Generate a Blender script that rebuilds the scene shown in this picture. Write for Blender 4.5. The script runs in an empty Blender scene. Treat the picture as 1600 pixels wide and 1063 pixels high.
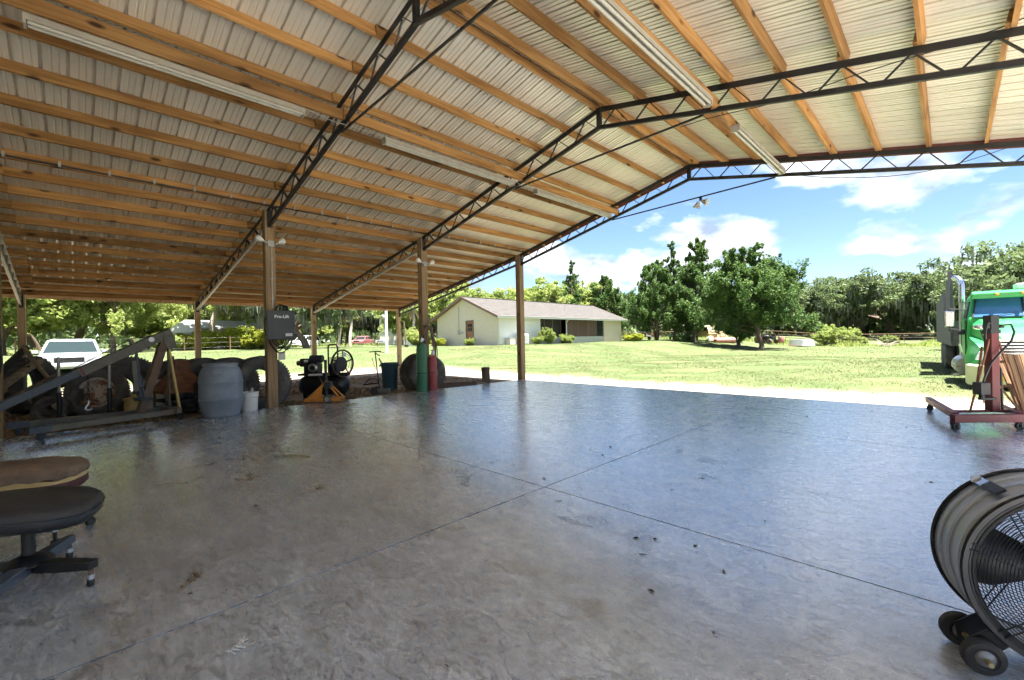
import bpy, math, random
import numpy as np
from mathutils import Vector, Matrix
S = bpy.context.scene
COL = S.collection
# ------------------------------------------------------------------ camera
def rad(a): return math.radians(a)
cam_d = bpy.data.cameras.new('camera'); cam = bpy.data.objects.new('camera', cam_d); COL.objects.link(cam)
cam_d.sensor_fit = 'HORIZONTAL'; cam_d.sensor_width = 36.0; cam_d.lens = 684.52/1600*36
cam_d.clip_start = 0.05; cam_d.clip_end = 3000
_F = Vector((-0.70821626, 0.70599482, -0.00102625)); _R = Vector((0.70586265, 0.70805397, -0.02043288)); _U = Vector((0.01369887, 0.01519529, 0.9997907))
_m = Matrix((_R, _U, -_F)).transposed().to_4x4(); _m.translation = Vector((9.742, -2.8126, 1.2752))
cam.matrix_world = _m
S.camera = cam
# ------------------------------------------------------------------ light
SUN_DIR = Vector((0.215, 0.03, 0.976)).normalized()      # towards the sun
SUN_EL = math.asin(SUN_DIR.z); SUN_AZ = math.atan2(SUN_DIR.x, SUN_DIR.y)
sl = bpy.data.lights.new('sun', 'SUN'); sl.energy = 5.0; sl.angle = rad(0.53); sl.color = (1.0, 0.97, 0.91)
so = bpy.data.objects.new('sun', sl); COL.objects.link(so)
so.rotation_euler = SUN_DIR.to_track_quat('Z', 'Y').to_euler(); so.location = (0, 0, 60)
S.view_settings.view_transform = 'Standard'; S.view_settings.look = 'None'
S.view_settings.exposure = 2.65; S.view_settings.gamma = 1.0
S.render.engine = 'CYCLES'
S.cycles.max_bounces = 6; S.cycles.diffuse_bounces = 5; S.cycles.transmission_bounces = 2; S.cycles.use_adaptive_sampling = True; S.cycles.adaptive_threshold = .03; S.cycles.glossy_bounces = 3; S.cycles.transparent_max_bounces = 8
S.cycles.use_denoising = True
S.cycles.sample_clamp_indirect = 8
W = bpy.data.worlds.new('World'); S.world = W; W.use_nodes = True
def sky():
    nt = W.node_tree; n = nt.nodes; L = nt.links; n.clear()
    out = n.new('ShaderNodeOutputWorld'); bg = n.new('ShaderNodeBackground'); L.new(bg.outputs[0], out.inputs[0])
    bg.inputs[1].default_value = 0.05
    sk = n.new('ShaderNodeTexSky'); sk.sky_type = 'NISHITA'; sk.sun_disc = False
    sk.sun_elevation = SUN_EL; sk.sun_rotation = SUN_AZ; sk.air_density = 0.85; sk.dust_density = 0.2; sk.ozone_density = 2.5
    # fair-weather clouds on a flat layer overhead, looked up by direction
    tc = n.new('ShaderNodeTexCoord'); sep = n.new('ShaderNodeSeparateXYZ'); L.new(tc.outputs['Generated'], sep.inputs[0])
    def math_(op, a, b=None, c=None):
        m = n.new('ShaderNodeMath'); m.operation = op
        for i, v in enumerate((a, b, c)):
            if v is None: continue
            if isinstance(v, (int, float)): m.inputs[i].default_value = v
            else: L.new(v, m.inputs[i])
        return m.outputs[0]
    z = math_('MAXIMUM', sep.outputs['Z'], 0.0); zz = math_('ADD', z, 0.22)
    cx = math_('DIVIDE', sep.outputs['X'], zz); cy = math_('DIVIDE', sep.outputs['Y'], zz)
    cmb = n.new('ShaderNodeCombineXYZ'); L.new(cx, cmb.inputs[0]); L.new(cy, cmb.inputs[1])
    mp = n.new('ShaderNodeMapping'); L.new(tc.outputs['Generated'], mp.inputs[0]); mp.inputs['Location'].default_value = CLOUD_OFF; mp.inputs['Scale'].default_value = (4.2, 4.2, 8.0)
    nz = n.new('ShaderNodeTexNoise'); L.new(mp.outputs[0], nz.inputs['Vector']); nz.inputs['Scale'].default_value = 1.25; nz.inputs['Detail'].default_value = 9; nz.inputs['Roughness'].default_value = 0.5; nz.inputs['Distortion'].default_value = 0.1
    rp = n.new('ShaderNodeValToRGB'); L.new(nz.outputs[0], rp.inputs[0]); rp.color_ramp.elements[0].position = 0.51; rp.color_ramp.elements[1].position = 0.605
    dens = rp.outputs[0]
    nz2 = n.new('ShaderNodeTexNoise'); L.new(mp.outputs[0], nz2.inputs['Vector']); nz2.inputs['Scale'].default_value = 2.6; nz2.inputs['Detail'].default_value = 6
    cr = n.new('ShaderNodeValToRGB'); L.new(nz2.outputs[0], cr.inputs[0])
    cr.color_ramp.elements[0].position = .36; cr.color_ramp.elements[0].color = (1.9, 2.3, 3.0, 1); cr.color_ramp.elements[1].position = .62; cr.color_ramp.elements[1].color = (7.0, 7.1, 7.4, 1)
    hz = math_('MULTIPLY', dens, 0.9)
    mix = n.new('ShaderNodeMix'); mix.data_type = 'RGBA'; L.new(hz, mix.inputs['Factor']); hsv = n.new('ShaderNodeHueSaturation'); hsv.inputs['Saturation'].default_value = 1.05; hsv.inputs['Value'].default_value = .82; L.new(sk.outputs[0], hsv.inputs['Color']); L.new(hsv.outputs[0], mix.inputs['A']); L.new(cr.outputs[0], mix.inputs['B'])
    L.new(mix.outputs['Result'], bg.inputs[0])
CLOUD_OFF = (1.1, 6.4, 3.0)
sky()
# ------------------------------------------------------------------ helpers
rnd = random.Random(7)
class MB:
    """collects shapes; build() links them as one mesh object"""
    def __init__(s): s.v = []; s.f = []
    def add(s, vs, fs, M=None):
        o = len(s.v)
        s.v.extend([tuple(M @ Vector(p)) for p in vs] if M is not None else [tuple(p) for p in vs])
        s.f.extend([tuple(i + o for i in f) for f in fs]); return s
    def box(s, c, d, M=None, rot=None):
        x, y, z = [k/2 for k in d]
        vs = [Vector((a*x, b*y, e*z)) for a in (-1, 1) for b in (-1, 1) for e in (-1, 1)]
        if rot is not None: vs = [rot @ p for p in vs]
        vs = [p + Vector(c) for p in vs]
        return s.add(vs, [(0, 1, 3, 2), (4, 6, 7, 5), (0, 4, 5, 1), (2, 3, 7, 6), (0, 2, 6, 4), (1, 5, 7, 3)], M)
    def bar(s, p, q, w, h=None, up=(0, 0, 1), M=None, off=(0, 0)):
        h = h or w; p = Vector(p); q = Vector(q); a = (q - p).normalized(); u = Vector(up)
        if abs(a.dot(u)) > .97: u = Vector((1, 0, 0)) if abs(a.x) < .9 else Vector((0, 1, 0))
        r = a.cross(u).normalized(); u = r.cross(a)
        o = r*off[0] + u*off[1]
        vs = [e + o + r*(i*w/2) + u*(j*h/2) for e in (p, q) for i in (-1, 1) for j in (-1, 1)]
        return s.add(vs, [(0, 1, 3, 2), (4, 6, 7, 5), (0, 4, 5, 1), (2, 3, 7, 6), (0, 2, 6, 4), (1, 5, 7, 3)], M)
    def tube(s, pts, r, n=8, caps=True, closed=False, M=None):
        pts = [Vector(p) for p in pts]; N = len(pts); rs = r if isinstance(r, (list, tuple)) else [r]*N
        vs = []; fs = []; u = None
        for i, p in enumerate(pts):
            if closed: t = (pts[(i+1) % N] - pts[i-1]).normalized()
            else: t = (pts[min(i+1, N-1)] - pts[max(i-1, 0)]).normalized()
            if u is None:
                u = Vector((0, 0, 1)) if abs(t.z) < .9 else Vector((1, 0, 0))
            u = (u - t*u.dot(t)).normalized(); w = t.cross(u)
            for k in range(n):
                a = 2*math.pi*k/n; vs.append(p + (u*math.cos(a) + w*math.sin(a))*rs[i])
        for i in range(N if closed else N-1):
            j = (i+1) % N
            for k in range(n):
                k2 = (k+1) % n; fs.append((i*n+k, i*n+k2, j*n+k2, j*n+k))
        if caps and not closed:
            fs.append(tuple(range(n-1, -1, -1))); fs.append(tuple((N-1)*n+k for k in range(n)))
        return s.add(vs, fs, M)
    def lathe(s, prof, n=24, M=None, closed=False, a0=0, a1=2*math.pi):
        """prof: (r, z) points turned round z"""
        vs = []; fs = []; N = len(prof); full = abs(a1-a0-2*math.pi) < 1e-6; nn = n if full else n+1
        for k in range(nn):
            a = a0+(a1-a0)*k/n
            for r, z in prof: vs.append((r*math.cos(a), r*math.sin(a), z))
        for k in range(n):
            k2 = (k+1) % nn
            for i in range(N if closed else N-1):
                j = (i+1) % N
                fs.append((k*N+i, k2*N+i, k2*N+j, k*N+j))
        if not closed and full:
            for i in (0, N-1):
                if prof[i][0] > 1e-5: fs.append(tuple((k*N+i) for k in (range(nn-1, -1, -1) if i == 0 else range(nn))))
        return s.add(vs, fs, M)
    def prism(s, poly, h, M=None):
        """2-D polygon (x, y) extruded along z from -h/2 to h/2"""
        N = len(poly); vs = [(x, y, -h/2) for x, y in poly] + [(x, y, h/2) for x, y in poly]
        fs = [tuple(range(N-1, -1, -1)), tuple(range(N, 2*N))] + [(i, (i+1) % N, N+(i+1) % N, N+i) for i in range(N)]
        return s.add(vs, fs, M)
    def loft(s, rings, caps=True, M=None):
        n = len(rings[0]); vs = [p for r in rings for p in r]; fs = []
        for i in range(len(rings)-1):
            for k in range(n):
                k2 = (k+1) % n; fs.append((i*n+k, i*n+k2, (i+1)*n+k2, (i+1)*n+k))
        if caps: fs.append(tuple(range(n-1, -1, -1))); fs.append(tuple((len(rings)-1)*n+k for k in range(n)))
        return s.add(vs, fs, M)
    def mesh(s, name, mat=None, smooth=None):
        me = bpy.data.meshes.new(name); me.from_pydata(s.v, [], s.f); me.update()
        if mat: me.materials.append(mat)
        if smooth is not None:
            me.polygons.foreach_set('use_smooth', [True]*len(me.polygons)); me.set_sharp_from_angle(angle=rad(smooth))
        return me
    def build(s, name, mat, parent=None, smooth=None, bevel=0):
        return link(name, s.mesh(name, mat, smooth), parent, bevel)
def link(name, me, parent=None, bevel=0, loc=None):
    o = bpy.data.objects.new(name, me); COL.objects.link(o)
    if parent is not None: o.parent = parent
    if loc is not None: o.location = loc
    if bevel:
        b = o.modifiers.new('bevel', 'BEVEL'); b.width = bevel; b.segments = 2; b.limit_method = 'ANGLE'
    return o
def tag(o, label=None, cat=None, group=None, kind=None):
    if label: o['label'] = label
    if cat: o['category'] = cat
    if group: o['group'] = group
    if kind or cat: o['kind'] = kind or 'thing'
    return o
def thing(name, label, cat, loc=(0, 0, 0), rz=0, group=None, rot=None):
    o = bpy.data.objects.new(name, None); COL.objects.link(o); o.location = loc; o.rotation_euler = rot or (0, 0, rz)
    o.empty_display_size = .1
    return tag(o, label, cat, group)
def copy_tree(o, parent=None):
    c = o.copy(); COL.objects.link(c); c.parent = parent
    for ch in list(o.children): copy_tree(ch, c)
    return c
def T(x, y, z): return Matrix.Translation((x, y, z))
def RX(a): return Matrix.Rotation(rad(a), 4, 'X')
def RY(a): return Matrix.Rotation(rad(a), 4, 'Y')
def RZ(a): return Matrix.Rotation(rad(a), 4, 'Z')
def arc(fn, a, b, n): return [fn(a+(b-a)*i/n) for i in range(n+1)]
# ------------------------------------------------------------------ materials
MATS = {}
def mat(name, c1, c2=None, rough=.6, metal=0., scale=6., detail=6., bump=0., bscale=None, stretch=(1, 1, 1), c3=None, spot=None, spscale=3., rvar=.1, spec=None, rand=0., coord='Object', lo=.35, hi=.65, coat=0.):
    """noise between c1 and c2, optional spots of c3 (rust, dirt), noise bump, varied gloss"""
    m = bpy.data.materials.new(name); m.use_nodes = True; nt = m.node_tree; n = nt.nodes; L = nt.links
    b = n['Principled BSDF']; b.inputs['Metallic'].default_value = metal
    if spec is not None: b.inputs['Specular IOR Level'].default_value = spec
    if coat: b.inputs['Coat Weight'].default_value = coat; b.inputs['Coat Roughness'].default_value = .15
    tc = n.new('ShaderNodeTexCoord'); mp = n.new('ShaderNodeMapping'); L.new(tc.outputs[coord], mp.inputs[0]); mp.inputs['Scale'].default_value = stretch
    vec = mp.outputs[0]
    if rand:
        oi = n.new('ShaderNodeObjectInfo'); ad = n.new('ShaderNodeVectorMath'); ad.operation = 'MULTIPLY_ADD'
        cb = n.new('ShaderNodeCombineXYZ')
        for i in range(3): L.new(oi.outputs['Random'], cb.inputs[i])
        L.new(cb.outputs[0], ad.inputs[0]); ad.inputs[1].default_value = (37, 53, 71); L.new(vec, ad.inputs[2]); vec = ad.outputs[0]
    nz = n.new('ShaderNodeTexNoise'); nz.inputs['Scale'].default_value = scale; nz.inputs['Detail'].default_value = detail; nz.inputs['Roughness'].default_value = .62
    L.new(vec, nz.inputs['Vector'])
    cr = n.new('ShaderNodeValToRGB'); L.new(nz.outputs[0], cr.inputs[0])
    cr.color_ramp.elements[0].position = lo; cr.color_ramp.elements[1].position = hi
    cr.color_ramp.elements[0].color = (*c1, 1); cr.color_ramp.elements[1].color = (*(c2 or c1), 1)
    col = cr.outputs[0]
    if c3 is not None:
        n3 = n.new('ShaderNodeTexNoise'); n3.inputs['Scale'].default_value = spscale; n3.inputs['Detail'].default_value = 8; n3.inputs['Roughness'].default_value = .7; L.new(vec, n3.inputs['Vector'])
        r3 = n.new('ShaderNodeValToRGB'); L.new(n3.outputs[0], r3.inputs[0]); sp = spot if spot is not None else .6
        r3.color_ramp.elements[0].position = sp; r3.color_ramp.elements[1].position = sp+.07
        mx = n.new('ShaderNodeMix'); mx.data_type = 'RGBA'; L.new(r3.outputs[0], mx.inputs['Factor']); L.new(col, mx.inputs['A']); mx.inputs['B'].default_value = (*c3, 1); col = mx.outputs['Result']
    if rand:
        hs = n.new('ShaderNodeHueSaturation'); ma = n.new('ShaderNodeMapRange'); L.new(oi.outputs['Random'], ma.inputs[0]); ma.inputs[3].default_value = 1-rand; ma.inputs[4].default_value = 1+rand
        L.new(ma.outputs[0], hs.inputs['Value']); L.new(col, hs.inputs['Color']); col = hs.outputs[0]
    L.new(col, b.inputs['Base Color'])
    mr = n.new('ShaderNodeMapRange'); L.new(nz.outputs[0], mr.inputs[0]); mr.inputs[1].default_value = .3; mr.inputs[2].default_value = .7; mr.inputs[3].default_value = max(.02, rough-rvar); mr.inputs[4].default_value = min(1, rough+rvar)
    L.new(mr.outputs[0], b.inputs['Roughness'])
    if bump:
        nb = n.new('ShaderNodeTexNoise'); nb.inputs['Scale'].default_value = bscale or scale*4; nb.inputs['Detail'].default_value = 5; L.new(vec, nb.inputs['Vector'])
        bp = n.new('ShaderNodeBump'); bp.inputs['Strength'].default_value = min(1, bump); bp.inputs['Distance'].default_value = .01; L.new(nb.outputs[0], bp.inputs['Height']); L.new(bp.outputs[0], b.inputs['Normal'])
    MATS[name] = m; return m
def nodes_of(m): return m.node_tree.nodes, m.node_tree.links, m.node_tree.nodes['Principled BSDF']
def emis(name, c, s):
    m = bpy.data.materials.new(name); m.use_nodes = True; b = m.node_tree.nodes['Principled BSDF']; b.inputs['Emission Color'].default_value = (*c, 1); b.inputs['Emission Strength'].default_value = s; b.inputs['Base Color'].default_value = (*c, 1); MATS[name] = m; return m
def leafmat(name, c1, c2, trans=.35, rough=.55):
    m = bpy.data.materials.new(name); m.use_nodes = True; n = m.node_tree.nodes; L = m.node_tree.links; b = n['Principled BSDF']
    g = n.new('ShaderNodeNewGeometry'); tc = n.new('ShaderNodeTexCoord'); nz = n.new('ShaderNodeTexNoise'); nz.inputs['Scale'].default_value = .8; nz.inputs['Detail'].default_value = 2; L.new(tc.outputs['Object'], nz.inputs['Vector'])
    ad = n.new('ShaderNodeMath'); ad.operation = 'MULTIPLY_ADD'; L.new(g.outputs['Random Per Island'], ad.inputs[0]); ad.inputs[1].default_value = .55; L.new(nz.outputs[0], ad.inputs[2])
    cr = n.new('ShaderNodeValToRGB'); L.new(ad.outputs[0], cr.inputs[0]); cr.color_ramp.elements[0].position = .4; cr.color_ramp.elements[1].position = 1.05; cr.color_ramp.elements[0].color = (*c1, 1); cr.color_ramp.elements[1].color = (*c2, 1)
    L.new(cr.outputs[0], b.inputs['Base Color']); b.inputs['Roughness'].default_value = rough; b.inputs['Specular IOR Level'].default_value = .3
    tr = n.new('ShaderNodeBsdfTranslucent'); L.new(cr.outputs[0], tr.inputs[0]); mx = n.new('ShaderNodeMixShader'); mx.inputs[0].default_value = trans
    L.new(b.outputs[0], mx.inputs[1]); L.new(tr.outputs[0], mx.inputs[2]); L.new(mx.outputs[0], n['Material Output'].inputs[0]); MATS[name] = m; return m
def woodmat(name, c1, c2, dark, axis=1, rough=.75, rand=.16, knots=True, sc=1.0, ln=1.0):
    """boards: grain stretched along one local axis, knots, a tone of its own per board"""
    m = bpy.data.materials.new(name); m.use_nodes = True; n, L, b = nodes_of(m)
    tc = n.new('ShaderNodeTexCoord'); oi = n.new('ShaderNodeObjectInfo'); cb = n.new('ShaderNodeCombineXYZ')
    for i in range(3): L.new(oi.outputs['Random'], cb.inputs[i])
    mp = n.new('ShaderNodeMapping'); L.new(tc.outputs['Object'], mp.inputs[0]); sv = [22*sc]*3; sv[axis] = 1.1*sc*ln; mp.inputs['Scale'].default_value = sv
    ad = n.new('ShaderNodeVectorMath'); ad.operation = 'MULTIPLY_ADD'; L.new(cb.outputs[0], ad.inputs[0]); ad.inputs[1].default_value = (91, 47, 63); L.new(mp.outputs[0], ad.inputs[2])
    nz = n.new('ShaderNodeTexNoise'); nz.inputs['Scale'].default_value = 1; nz.inputs['Detail'].default_value = 5; nz.inputs['Distortion'].default_value = .6; L.new(ad.outputs[0], nz.inputs['Vector'])
    cr = n.new('ShaderNodeValToRGB'); L.new(nz.outputs[0], cr.inputs[0]); cr.color_ramp.elements[0].position = .36; cr.color_ramp.elements[1].position = .68; cr.color_ramp.elements[0].color = (*c1, 1); cr.color_ramp.elements[1].color = (*c2, 1)
    col = cr.outputs[0]
    # large weathering
    mp2 = n.new('ShaderNodeMapping'); L.new(tc.outputs['Object'], mp2.inputs[0]); s2 = [3*sc]*3; s2[axis] = .55*sc*ln; mp2.inputs['Scale'].default_value = s2
    ad2 = n.new('ShaderNodeVectorMath'); ad2.operation = 'MULTIPLY_ADD'; L.new(cb.outputs[0], ad2.inputs[0]); ad2.inputs[1].default_value = (17, 29, 41); L.new(mp2.outputs[0], ad2.inputs[2])
    n2 = n.new('ShaderNodeTexNoise'); n2.inputs['Scale'].default_value = 1.3; n2.inputs['Detail'].default_value = 7; L.new(ad2.outputs[0], n2.inputs['Vector'])
    r2 = n.new('ShaderNodeValToRGB'); L.new(n2.outputs[0], r2.inputs[0]); r2.color_ramp.elements[0].position = .55; r2.color_ramp.elements[1].position = .8
    mx = n.new('ShaderNodeMix'); mx.data_type = 'RGBA'; L.new(r2.outputs[0], mx.inputs['Factor']); L.new(col, mx.inputs['A']); mx.inputs['B'].default_value = (*dark, 1); col = mx.outputs['Result']
    if knots:
        mp3 = n.new('ShaderNodeMapping'); L.new(tc.outputs['Object'], mp3.inputs[0]); s3 = [5.0*sc]*3; s3[axis] = 2.0*sc*ln; mp3.inputs['Scale'].default_value = s3
        ad3 = n.new('ShaderNodeVectorMath'); ad3.operation = 'MULTIPLY_ADD'; L.new(cb.outputs[0], ad3.inputs[0]); ad3.inputs[1].default_value = (57, 23, 83); L.new(mp3.outputs[0], ad3.inputs[2])
        vo = n.new('ShaderNodeTexVoronoi'); L.new(ad3.outputs[0], vo.inputs['Vector']); vo.inputs['Scale'].default_value = 1.0
        r3 = n.new('ShaderNodeValToRGB'); L.new(vo.outputs['Distance'], r3.inputs[0]); r3.color_ramp.elements[0].position = .09; r3.color_ramp.elements[1].position = .19; r3.color_ramp.elements[0].color = (1, 1, 1, 1); r3.color_ramp.elements[1].color = (0, 0, 0, 1)
        mk = n.new('ShaderNodeMix'); mk.data_type = 'RGBA'; L.new(r3.outputs[0], mk.inputs['Factor']); L.new(col, mk.inputs['A']); mk.inputs['B'].default_value = (dark[0]*.45, dark[1]*.4, dark[2]*.4, 1); col = mk.outputs['Result']
    hs = n.new('ShaderNodeHueSaturation'); ma = n.new('ShaderNodeMapRange'); L.new(oi.outputs['Random'], ma.inputs[0]); ma.inputs[3].default_value = 1-rand; ma.inputs[4].default_value = 1+rand
    L.new(ma.outputs[0], hs.inputs['Value']); L.new(col, hs.inputs['Color']); L.new(hs.outputs[0], b.inputs['Base Color'])
    b.inputs['Roughness'].default_value = rough; b.inputs['Specular IOR Level'].default_value = .25
    bp = n.new('ShaderNodeBump'); bp.inputs['Strength'].default_value = .25; bp.inputs['Distance'].default_value = .004; L.new(nz.outputs[0], bp.inputs['Height']); L.new(bp.outputs[0], b.inputs['Normal'])
    MATS[name] = m; return m
woodmat('purlin_wood', (.26, .124, .038), (.43, .235, .085), (.13, .06, .022), axis=1, rand=.30, ln=3.9)
woodmat('post_wood', (.22, .145, .078), (.34, .23, .125), (.12, .078, .045), axis=2, rand=.1)
woodmat('post_wood_pale', (.40, .28, .16), (.54, .40, .24), (.26, .17, .09), axis=2, rand=.08)
woodmat('old_plank', (.20, .15, .10), (.34, .27, .19), (.10, .075, .05), axis=1, rand=.2)
mat('sheet_metal', (.66, .605, .51), (.73, .675, .575), rough=.38, metal=.34, scale=1.2, stretch=(.3, 1, 1), rand=.04, c3=(.62, .57, .48), spot=.62, spscale=1.5)
mat('black_steel', (.009, .009, .010), (.017, .016, .016), rough=.5, scale=9, c3=(.06, .035, .02), spot=.66, spscale=5)
mat('galv_steel', (.36, .35, .33), (.46, .45, .43), rough=.5, metal=.6, scale=7)
mat('dark_red_trim', (.13, .035, .025), (.18, .05, .035), rough=.5)
mat('rubber', (.07, .067, .063), (.13, .122, .11), rough=.8, scale=5, c3=(.17, .15, .12), spot=.56, spscale=3, bump=.2, bscale=40)
mat('black_plastic', (.007, .007, .008), (.013, .013, .014), rough=.45, scale=8)
mat('chrome', (.62, .62, .63), (.72, .72, .73), rough=.2, metal=1., scale=5)
mat('white_paint', (.70, .69, .66), (.78, .77, .74), rough=.5, scale=4, c3=(.52, .48, .42), spot=.64)
mat('cable', (.012, .012, .013), rough=.5)
# ------------------------------------------------------------------ ground
def sst(t): t = np.clip(t, 0, 1); return t*t*(3-2*t)
def hz(x, y):
    """height of the ground"""
    x = np.asarray(x, float); y = np.asarray(y, float)
    d = np.hypot(x, y)
    h = -0.12 + .95*sst((-x-3.)/12.)*sst((d-10.)/18.) - .18*sst((y-20)/40)*sst((x+6)/6)
    far = sst((d-70)/120)*1.2
    bump = .035*np.sin(x*.55+1.3)*np.sin(y*.47+.4)*sst((d-10)/6) + .02*np.sin(x*1.7)*np.sin(y*1.3+2)*sst((d-8)/4)
    flat = sst((y-9.)/3.)+sst((-x-9.)/4.)+sst((x-12)/4)+sst((-y-12)/4)
    return h + far + bump*np.clip(flat, 0, 1)
def gh(x, y): return float(hz(x, y))
def ground_mat():
    m = bpy.data.materials.new('ground_soil_and_turf'); m.use_nodes = True; n, L, b = nodes_of(m)
    g = n.new('ShaderNodeNewGeometry'); sp = n.new('ShaderNodeSeparateXYZ'); L.new(g.outputs['Position'], sp.inputs[0])
    def noise(s, d=6, r=.6):
        q = n.new('ShaderNodeTexNoise'); q.inputs['Scale'].default_value = s; q.inputs['Detail'].default_value = d; q.inputs['Roughness'].default_value = r; L.new(g.outputs['Position'], q.inputs['Vector']); return q.outputs[0]
    def ramp(f, a, b_, ca=(0, 0, 0), cb=(1, 1, 1)):
        q = n.new('ShaderNodeValToRGB'); L.new(f, q.inputs[0]); q.color_ramp.elements[0].position = a; q.color_ramp.elements[1].position = b_; q.color_ramp.elements[0].color = (*ca, 1); q.color_ramp.elements[1].color = (*cb, 1); return q.outputs[0]
    def mt(op, a, b_=None):
        q = n.new('ShaderNodeMath'); q.operation = op; q.use_clamp = False
        for i, v in enumerate((a, b_)):
            if v is None: continue
            if isinstance(v, (int, float)): q.inputs[i].default_value = v
            else: L.new(v, q.inputs[i])
        return q.outputs[0]
    def mr(v, a, b_):
        q = n.new('ShaderNodeMapRange'); q.interpolation_type = 'SMOOTHSTEP'; L.new(v, q.inputs[0]); q.inputs[1].default_value = a; q.inputs[2].default_value = b_; return q.outputs[0]
    def mix(f, a, b_):
        q = n.new('ShaderNodeMix'); q.data_type = 'RGBA'; L.new(f, q.inputs['Factor'])
        for k, v in (('A', a), ('B', b_)):
            if isinstance(v, tuple): q.inputs[k].default_value = (*v, 1)
            else: L.new(v, q.inputs[k])
        return q.outputs['Result']
    n1 = noise(.35, 6); n2 = noise(1.7, 7); n3 = noise(14, 6, .7); n4 = noise(60, 4, .7)
    grass = mix(ramp(n1, .40, .62), (.072, .100, .037), (.104, .114, .051))
    grass = mix(ramp(n3, .5, .85), grass, (.10, .128, .038))
    grass = mix(ramp(n2, .62, .72), grass, (.30, .25, .16))
    sand = mix(ramp(n3, .3, .7), (.37, .325, .255), (.27, .23, .175))
    dirt = mix(ramp(n3, .35, .65), (.20, .15, .105), (.36, .285, .21))
    dirt = mix(ramp(n4, .5, .7), dirt, (.34, .27, .20))
    wob = mt('MULTIPLY', mt('SUBTRACT', mt('ADD', mt('MULTIPLY', n2, .6), mt('MULTIPLY', n3, .4)), .5), 5.5)
    yy = mt('ADD', sp.outputs['Y'], wob); xx = mt('ADD', sp.outputs['X'], mt('MULTIPLY', wob, .7))
    # sandy apron in front of the slab, wider at the drive on the right
    edge = mt('ADD', mt('MULTIPLY', mt('MAXIMUM', mt('SUBTRACT', 4.5, xx), 0), .10), mt('MULTIPLY', mt('MAXIMUM', mt('SUBTRACT', xx, 3), 0), .10))
    f_sand = mt('SUBTRACT', 1.0, mr(mt('SUBTRACT', yy, edge), 8.0, 10.4))
    f_in = mt('MULTIPLY', mr(xx, -13.2, -11.2), mt('SUBTRACT', 1.0, mr(yy, 8.6, 10.2)))
    f_back = mr(mt('MULTIPLY', yy, -1), -9.5, -8.5)
    f_sand = mt('MULTIPLY', f_sand, mr(xx, -11., -9.))
    c = mix(f_sand, grass, sand)
    # pale limestone ground added out of view on the right, bounces light inside
    c = mix(mt('MULTIPLY', mt('MULTIPLY', mr(sp.outputs['X'], 11.2, 11.5), mt('SUBTRACT', 1.0, mr(xx, 24., 27.))), mt('SUBTRACT', 1.0, mr(yy, 7.6, 8.6))), c, mix(ramp(n3, .3, .7), (.68, .65, .58), (.56, .53, .47)))
    f_dirt = mt('MULTIPLY', mt('MULTIPLY', mr(xx, -12.8, -10.0), mt('SUBTRACT', 1., mr(xx, -.2, .3))), mt('SUBTRACT', 1., mr(yy, 7.2, 9.4)))
    c = mix(f_dirt, c, dirt)
    L.new(c, b.inputs['Base Color']); b.inputs['Roughness'].default_value = .95; b.inputs['Specular IOR Level'].default_value = .15
    bp = n.new('ShaderNodeBump'); bp.inputs['Strength'].default_value = .6; bp.inputs['Distance'].default_value = .03; L.new(n3, bp.inputs['Height']); L.new(bp.outputs[0], b.inputs['Normal'])
    return m
def make_ground():
    def axis(lo, hi):
        near = np.arange(-30, 60.01, .75); far = np.array([35, 45, 60, 80, 110, 150, 220, 320, 460, 700, 1000.])
        a = np.unique(np.concatenate([near, 60+far, -30-far])); return a
    xs = axis(0, 0)-14; ys = axis(0, 0)
    X, Y = np.meshgrid(xs, ys, indexing='ij'); Z = hz(X, Y); nx, ny = len(xs), len(ys)
    v = np.stack([X, Y, Z], -1).reshape(-1, 3)
    i = np.arange(nx*ny).reshape(nx, ny); f = np.stack([i[:-1, :-1], i[1:, :-1], i[1:, 1:], i[:-1, 1:]], -1).reshape(-1, 4)
    me = bpy.data.meshes.new('ground'); me.from_pydata(v.tolist(), [], f.tolist()); me.materials.append(ground_mat())
    me.polygons.foreach_set('use_smooth', [True]*len(me.polygons))
    tag(link('ground', me), 'sandy lawn and bare soil around the open barn', kind='structure')
make_ground()
def cards(name, P, size, mat, parent=None, vert=0., aspect=1.8, rng=None, tri=True, droop=0.):
    """one mesh of many small leaf-sized faces at points P"""
    rng = rng or np.random.default_rng(3); N = len(P); size = np.broadcast_to(np.asarray(size, float), (N,))
    d = rng.normal(size=(N, 3)); d[:, 2] *= (1-vert); d[:, 2] -= droop; d /= np.linalg.norm(d, axis=1, keepdims=True)
    e = rng.normal(size=(N, 3)); e -= d*(e*d).sum(1, keepdims=True); e /= np.linalg.norm(e, axis=1, keepdims=True)
    a = d*size[:, None]*aspect*.5; b = e*size[:, None]*.5
    if tri: V = np.stack([P-a-b*.6, P-a*.1+b, P+a, P-a*.1-b], 1)
    else: V = np.stack([P-a-b, P-a+b, P+a+b, P+a-b], 1)
    return quads(name, V, mat, parent)
def quads(name, V, mat, parent=None):
    N = len(V); me = bpy.data.meshes.new(name); me.vertices.add(N*4); me.vertices.foreach_set('co', V.reshape(-1).astype(np.float32))
    me.loops.add(N*4); me.loops.foreach_set('vertex_index', np.arange(N*4, dtype=np.int32)); me.polygons.add(N); me.polygons.foreach_set('loop_start', np.arange(0, N*4, 4, dtype=np.int32))
    me.materials.append(mat); me.update(calc_edges=True); return link(name, me, parent)
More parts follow.
